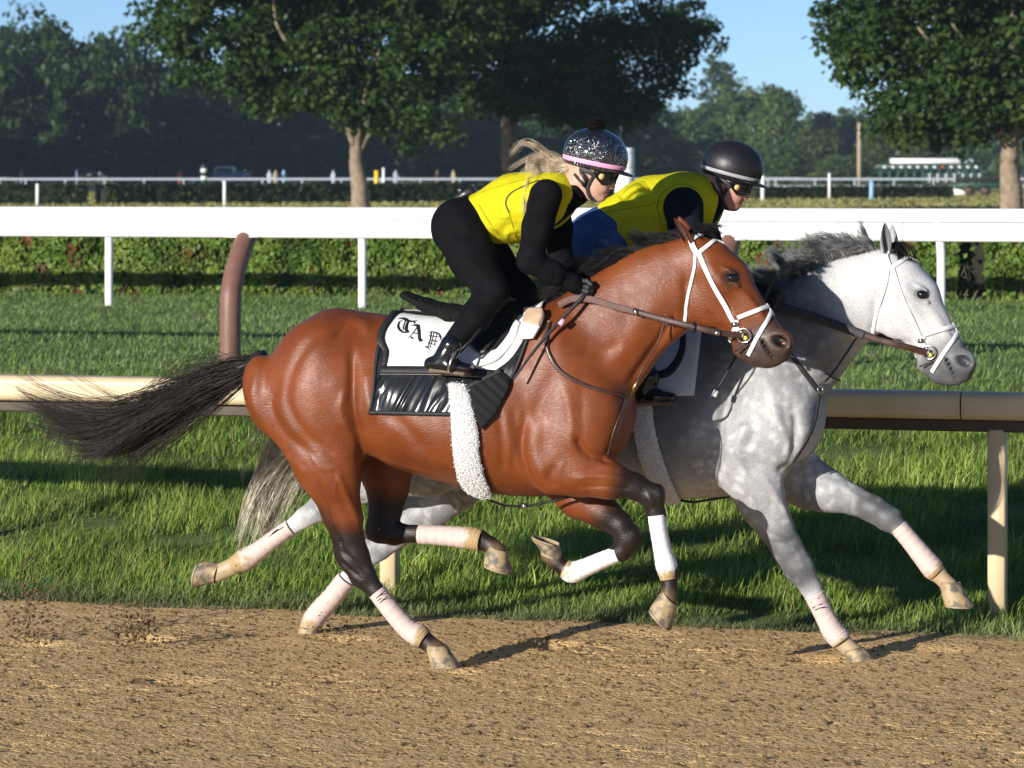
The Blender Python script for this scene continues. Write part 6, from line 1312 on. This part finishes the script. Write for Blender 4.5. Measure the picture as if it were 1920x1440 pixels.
FC = {k: [far_crown(80 + i + 10 * j, k) for i in range(m)] for j, (k, m) in enumerate((('leafy', 4), ('pale', 2), ('pine', 1), ('mid', 3)))}
def far_tree(px_, row, wpx, depth, kind, label, group, seed, zb=ZT):
    rg = random.Random(seed); crown, trunk = FC[kind][seed % len(FC[kind])]; b = at(px_, HOR, depth); top = CAMH - (row - HOR) / FPX * depth; H_ = top - zb; R_ = wpx / 2 * depth / FPX
    root = empty('pine_tree' if kind == 'pine' else 'tree', (b[0], b[1], zb), rg.uniform(0, 6.3)); tag(root, label, 'tree', group); s_ = H_ / (2.75 if kind != 'pine' else 3.8)
    for nm, me in (('crown', crown), ('trunk', trunk)): o = link(nm, me, root); o.scale = (R_, R_, s_)
    return root
rr = random.Random(5); tops = [(-120, 30), (0, 44), (60, 8), (110, 4), (160, 42), (205, 30), (250, 46), (300, 85), (420, 125), (600, 145), (900, 150), (1250, 160)]
px_ = -620; i = 0
while px_ < 1260:
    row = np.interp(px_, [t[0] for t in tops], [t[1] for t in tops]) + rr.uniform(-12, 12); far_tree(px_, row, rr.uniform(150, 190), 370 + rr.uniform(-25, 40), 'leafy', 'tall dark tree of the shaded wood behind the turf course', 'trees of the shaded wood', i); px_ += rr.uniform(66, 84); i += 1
for px_ in range(-60, 1260, 95): far_tree(px_ + rr.uniform(-20, 20), rr.uniform(215, 250), rr.uniform(120, 160), 335 + rr.uniform(-10, 10), 'leafy', 'lower dark tree at the front edge of the shaded wood', 'front trees of the shaded wood', i); i += 1
for x, y_ in ((-43, 240), (-46, 254), (-49, 268), (-52, 282), (-55, 296), (-58, 310), (-62, 325), (-57, 262), (-63, 290)):  # unseen belt added left of view to cast shade on the wood
    b = np.array([x, y_]); far_tree(960 + x / y_ * FPX, HOR - (27 + rr.uniform(-2, 3)) / y_ * FPX, 14 / y_ * FPX, y_, 'leafy', 'tall unseen tree added beside the wood to shade it', 'added shade belt left of the wood', i); i += 1
R_ = [(1348, 72, 150, 400, 'pine', 'tall pine rising above the far treetops'), (1290, 185, 130, 390, 'leafy', 'tree just left of the tall pine'), (1405, 140, 120, 385, 'leafy', 'rounded tree just right of the tall pine'), (1462, 150, 110, 380, 'leafy', 'rounded dark tree two along from the tall pine'), (1530, 196, 120, 420, 'leafy', 'low distant tree left of the bare utility pole'), (1600, 196, 120, 425, 'leafy', 'low distant tree behind the bare utility pole'),
      (1672, 190, 130, 420, 'leafy', 'low distant tree behind the starting gate, nearest the pole'), (1750, 190, 130, 420, 'leafy', 'low distant tree behind the middle of the starting gate'), (1830, 186, 130, 420, 'leafy', 'low distant tree behind the far end of the starting gate'), (1915, 180, 130, 420, 'leafy', 'low distant tree at the edge behind the starting gate'), (1990, 180, 130, 420, 'leafy', 'low distant tree past the starting gate'),
      (1540, 230, 95, 360, 'pale', 'yellow-green shrubby tree left of the utility pole'), (1470, 268, 120, 345, 'leafy', 'small bushy tree below the rounded trees'), (1640, 245, 90, 350, 'pale', 'yellow-green shrubby tree right of the utility pole'), (1245, 262, 110, 345, 'pale', 'pale bush behind the white barrel post'), (1330, 280, 110, 345, 'leafy', 'bush behind the helmet of the rider on the grey'), (1580, 285, 110, 340, 'leafy', 'dark bush left of the utility pole foot'), (1720, 262, 110, 345, 'pale', 'yellow-green bush behind the starting gate')]
for x, row, w, d, kd, lb in R_: far_tree(x, row, w, d + 12, 'mid' if kd == 'leafy' else kd, lb, 'trees beyond the far rail', i); i += 1
# ------------------------------------------------------------------ far things
FH = Frame((0, 165, 0), math.radians(-33)); h2 = [(.012, .026, .007), (.028, .05, .012), (.06, .085, .02)]
def far_hedge(x0, r0, x1, r1, dep0, dep1, hgt, label, seed, n):
    a = at(x0, r0, dep0); b = at(x1, r1, dep1); yaw = -math.atan2(b[1] - a[1], b[0] - a[0]); fr = Frame((a[0], a[1], 0), yaw); hedge(fr, 0, math.hypot(b[0] - a[0], b[1] - a[1]), 0, 1.6, ZT, ZT + hgt, n, .22, h2, label, seed, (), 'far hedges')
far_hedge(-160, 360, 165, 360, 148, 150, .86, 'far clipped hedge left of the gap', 201, 5000); far_hedge(205, 360, 880, 360, 150, 160, .86, 'long far clipped hedge right of the gap', 202, 9000); far_hedge(880, 360, 1300, 360, 160, 168, .80, 'far hedge behind the riders', 203, 6000); far_hedge(1425, 360, 1790, 360, 180, 186, .62, 'far hedge across the dry field', 204, 6000)
M['far_white'] = nmat('pale_grey_and_shaded_white', .7, .2, (.36, .40, .46))[0]  # white of the far rails with shade painted in as dim blue-grey
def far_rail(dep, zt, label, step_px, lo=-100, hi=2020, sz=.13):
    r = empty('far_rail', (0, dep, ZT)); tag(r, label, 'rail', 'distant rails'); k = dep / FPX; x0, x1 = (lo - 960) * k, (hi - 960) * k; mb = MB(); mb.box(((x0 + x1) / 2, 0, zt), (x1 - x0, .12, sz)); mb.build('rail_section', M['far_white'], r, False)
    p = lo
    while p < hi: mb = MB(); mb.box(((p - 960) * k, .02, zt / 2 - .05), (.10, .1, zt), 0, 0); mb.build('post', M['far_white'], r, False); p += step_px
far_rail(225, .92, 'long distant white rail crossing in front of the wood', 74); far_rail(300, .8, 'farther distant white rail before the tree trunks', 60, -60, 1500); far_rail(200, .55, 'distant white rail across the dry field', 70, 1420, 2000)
def pole(px_, r0, r1, wpx, depth, mat, label, name='pole', cat='pole', group=None, zb=None):
    a = at(px_, r0, depth); o = empty(name, (a[0], a[1], ZT)); top = a[2] - ZT; z0 = 0 if zb is None else zb; tag(o, label, cat, group); mb = MB(); w = wpx / 2 * depth / FPX; mb.tube([(0, 0, -.1), (0, 0, top * .5), (0, 0, top)], [w, w * .97, w * .92], 12); mb.build('shaft', mat, o); mb = MB(); mb.tube([(0, 0, top + .001), (0, 0, top + w * .5)], [w * 1.12, w * .9], 12); mb.build('cap', mat, o); return o
M['weathered'] = mottled('weathered_pole', (.30, .24, .17), (.42, .35, .26), 3, .9); M['sky_paint'] = nmat('pale_blue_paint', .6, .3, (.30, .48, .70))[0]; M['green_paint'] = mottled('dark_green_paint', (.010, .040, .026), (.018, .065, .042), 3, .5); M['yellow_paint'] = nmat('yellow_paint', .6, .3, (.70, .50, .02))[0]; M['red_paint'] = nmat('red_orange_paint', .6, .3, (.60, .10, .03))[0]; M['steel_blue'] = nmat('blue_grey_paint', .6, .3, (.16, .22, .30))[0]
pole(1611, 232, 345, 8, 325, M['weathered'], 'bare wooden utility pole standing beyond the dry field'); pole(1163, 226, 345, 7, 300, M['weathered'], 'grey pole rising behind the white barrel post')
pole(70, 346, 383, 6, 140, M['white_paint'], 'slim white post before the far hedge, left of the gap', group='slim white posts'); pole(421, 341, 383, 6, 140, M['white_paint'], 'slim white post before the long far hedge', group='slim white posts')
pole(1430, 331, 376, 7, 165, M['white_paint'], 'slim white post just past the black helmet', group='slim white posts'); pole(1555, 326, 372, 5, 178, M['white_paint'], 'thin white post left of the pale blue post', group='slim white posts'); pole(1634, 341, 372, 8, 172, M['sky_paint'], 'pale blue post before the far hedge'); pole(40, 320, 340, 5, 260, M['steel_blue'], 'short grey post on the far rail near the edge', group='short grey posts'); pole(144, 320, 340, 5, 260, M['steel_blue'], 'short grey post on the far rail right of its twin', group='short grey posts')
pole(706, 322, 352, 9, 210, M['yellow_paint'], 'yellow marker post beside the forked trunk'); pole(719, 316, 352, 5, 212, M['white_paint'], 'white post touching the yellow marker post')
sp = empty('striped_pole', tuple(at(382, HOR, 190)[:2]) + (ZT,)); tag(sp, 'green and white striped distance pole', 'pole'); k = 190 / FPX
for j in range(6): mb = MB(); z0 = CAMH - ZT - (352 - HOR) * k + j * 7.2 * k; mb.tube([(0, 0, z0), (0, 0, z0 + 7.2 * k - .004)], 5.5 * k, 12); mb.build('stripe', M['white_paint'] if j % 2 == 0 else M['green_paint'], sp)
bp_ = empty('barrel_post', tuple(at(1171, HOR, 62)[:2]) + (ZT,)); tag(bp_, 'white stacked barrel post between the two helmets', 'post'); k = 62 / FPX; z = -.05; j = 0; zt = CAMH - ZT + (320 - 277) * k
while z < zt - .02:
    h_ = .26; mb = MB(); mb.tube([(0, 0, z), (0, 0, z + .012), (0, 0, min(z + h_, zt) - .012), (0, 0, min(z + h_, zt) - .002)], [18.5 * k * .96, 18.5 * k, 18.5 * k, 18.5 * k * .96], 20); mb.build('barrel', M['white_paint'], bp_); z += h_
# starting gate
k = 250 / FPX; b = at(1745, HOR, 250); sg_ = empty('starting_gate', (b[0], b[1], ZT)); tag(sg_, 'dark green starting gate with row of white numbered discs', 'starting gate'); X = lambda p: (p - 1745) * k; Z = lambda r: CAMH - ZT - (r - HOR) * k
mb = MB(); mb.box((X(1745), 0, (Z(309) + Z(317)) / 2), (208 * k, .5, Z(309) - Z(319)), 0, .03); mb.build('header_beam', M['green_paint'], sg_); mb = MB(); mb.box((X(1735), .3, Z(302)), (130 * k, 1.0, 10 * k), 0, .05); mb.build('canopy', M['white_paint'], sg_)
for j in range(13):
    xx = X(1650 + j * 15.6); mb = MB(); mb.box((xx, 0, Z(340) * .5 + Z(319) * .5), (.16, 2.2, Z(319) - Z(352))); mb.build('stall_post', M['green_paint'], sg_)
    if j < 12: mb = MB(); mb.tube([(xx + 7.5 * k, -.28, Z(315)), (xx + 7.5 * k, -.33, Z(315))], 4.2 * k, 14, True, (0, 0, 1)); mb.build('number_disc', M['white_paint'] if j != 7 else M['red_paint'], sg_); mb = MB(); mb.box((xx + 7.8 * k, -.6, Z(334)), (13 * k, .15, 18 * k), 0, .02); mb.build('stall_door', M['green_paint'] if j < 5 else M['white_paint'], sg_)
for j in (0, 6, 11): mb = MB(); xx = X(1655 + j * 16); mb.tube([(xx, -.3, .35), (xx, .3, .35)], .38, 14, True, (0, 0, 1)); mb.build('wheel', M['dark_metal'], sg_)
# harrow trailer on the field
k = 200 / FPX; b = at(1845, HOR, 200); tr_ = empty('harrow_trailer', (b[0], b[1], ZT)); tag(tr_, 'low dark green trailer with white roller end on the dry field', 'trailer'); mb = MB(); mb.box((0, 0, .62), (110 * k, 1.6, .34), 0, .05); mb.build('bed', M['green_paint'], tr_); mb = MB(); mb.box((0, 0, .95), (104 * k, 1.3, .28), 0, .10); mb.build('load', M['core'], tr_)
mb = MB(); mb.tube([(-62 * k, 0, .22), (-20 * k, 0, .22)], .18, 14, True, (0, 0, 1)); mb.build('roller', M['white_paint'], tr_)
for s_ in (-30, 0, 34): mb = MB(); mb.tube([(s_ * k, -.8, .3), (s_ * k, -.6, .3)], .3, 14, True, (0, 0, 1)); mb.build('wheel', M['dark_metal'], tr_)
# tiny riders and walkers far off
Bp = Body((-.35, -.25, 0), (.35, .25, 1.8), .03); Bp.seg((0, 0, 1.62), (0, 0, 1.68), .1, .1, .09, .09, .02); Bp.seg((0, 0, .85), (0, 0, 1.42), .13, .16, .17, .21, .06)
for sy in (-1, 1): Bp.seg((0, .1 * sy, .9), (.06 * sy, .11 * sy, .05), .09, .06, .09, .06, .04); Bp.seg((0, .21 * sy, 1.38), (.12, .25 * sy, .95), .06, .045, .06, .045, .03)
pv, pf = Bp.mesh(1); i = 0
for px_, row, dep, c, lb in ((337, 345, 255, 'red_paint', 'distant walker in orange by the far rail'), (505, 345, 250, 'far_white', 'distant walker in pale grey left of the yellow top'), (517, 345, 252, 'weathered', 'distant walker in tan by the far rail'), (532, 345, 250, 'sky_paint', 'distant walker in pale blue by the far rail'), (625, 345, 255, 'far_white', 'distant walker in pale top left of the forked trunk'), (742, 345, 250, 'far_white', 'distant walker in pale grey right of the yellow post'), (820, 345, 250, 'brown_paint', 'distant walker in brown right of the forked trunk'), (850, 345, 250, 'weathered', 'distant walker in tan right of the forked trunk'), (470, 345, 252, 'navy', 'distant walker in dark clothes by the far rail')):
    a = at(px_, HOR, dep); o = link('person', mesh_from('walker', pv, pf, M[c])); o.location = (a[0], a[1], ZT); o.rotation_euler = (0, 0, i); o.scale = (.85,) * 3; tag(o, lb, 'person', 'distant walkers'); i += 1
# parked vehicle behind the rail
k = 280 / FPX; b = at(428, HOR, 280); vn = empty('parked_van', (b[0], b[1], ZT)); tag(vn, 'small pale van parked beyond the far rail', 'van'); mb = MB(); mb.box((0, 0, .85), (2.6, 1.7, 1.1), 0, .15); mb.build('body', M['steel_blue'], vn); mb = MB(); mb.box((-.25, 0, 1.55), (1.7, 1.5, .5), 0, .18); mb.build('cabin', M['white_paint'], vn); mb = MB(); mb.box((-.25, -.76, 1.55), (1.3, .03, .28)); mb.build('window', M['goggle'], vn)
for s_ in (-.8, .8): mb = MB(); mb.tube([(s_, -.88, .33), (s_, -.66, .33)], .33, 14, True, (0, 0, 1)); mb.build('wheel', M['dark_metal'], vn)

# ------------------------------------------------------------------ morning haze
hz = MB(); hz.box((0, 690, 17.0), (1780, 1640, 36.6)); o = hz.build('haze', None, None, False); TRK.place(o); tag(o, 'thin pale morning haze over the whole course', 'haze', kind='stuff')
m = bpy.data.materials.new('haze'); m.use_nodes = True; nt = m.node_tree; nt.nodes.clear(); ou = N(nt, 'OutputMaterial'); pv_ = N(nt, 'VolumePrincipled'); pv_.inputs['Color'].default_value = (.62, .80, 1.0, 1); pv_.inputs['Density'].default_value = .0002; pv_.inputs['Anisotropy'].default_value = .0; L(nt, pv_, 0, ou, 'Volume'); o.data.materials.append(m)
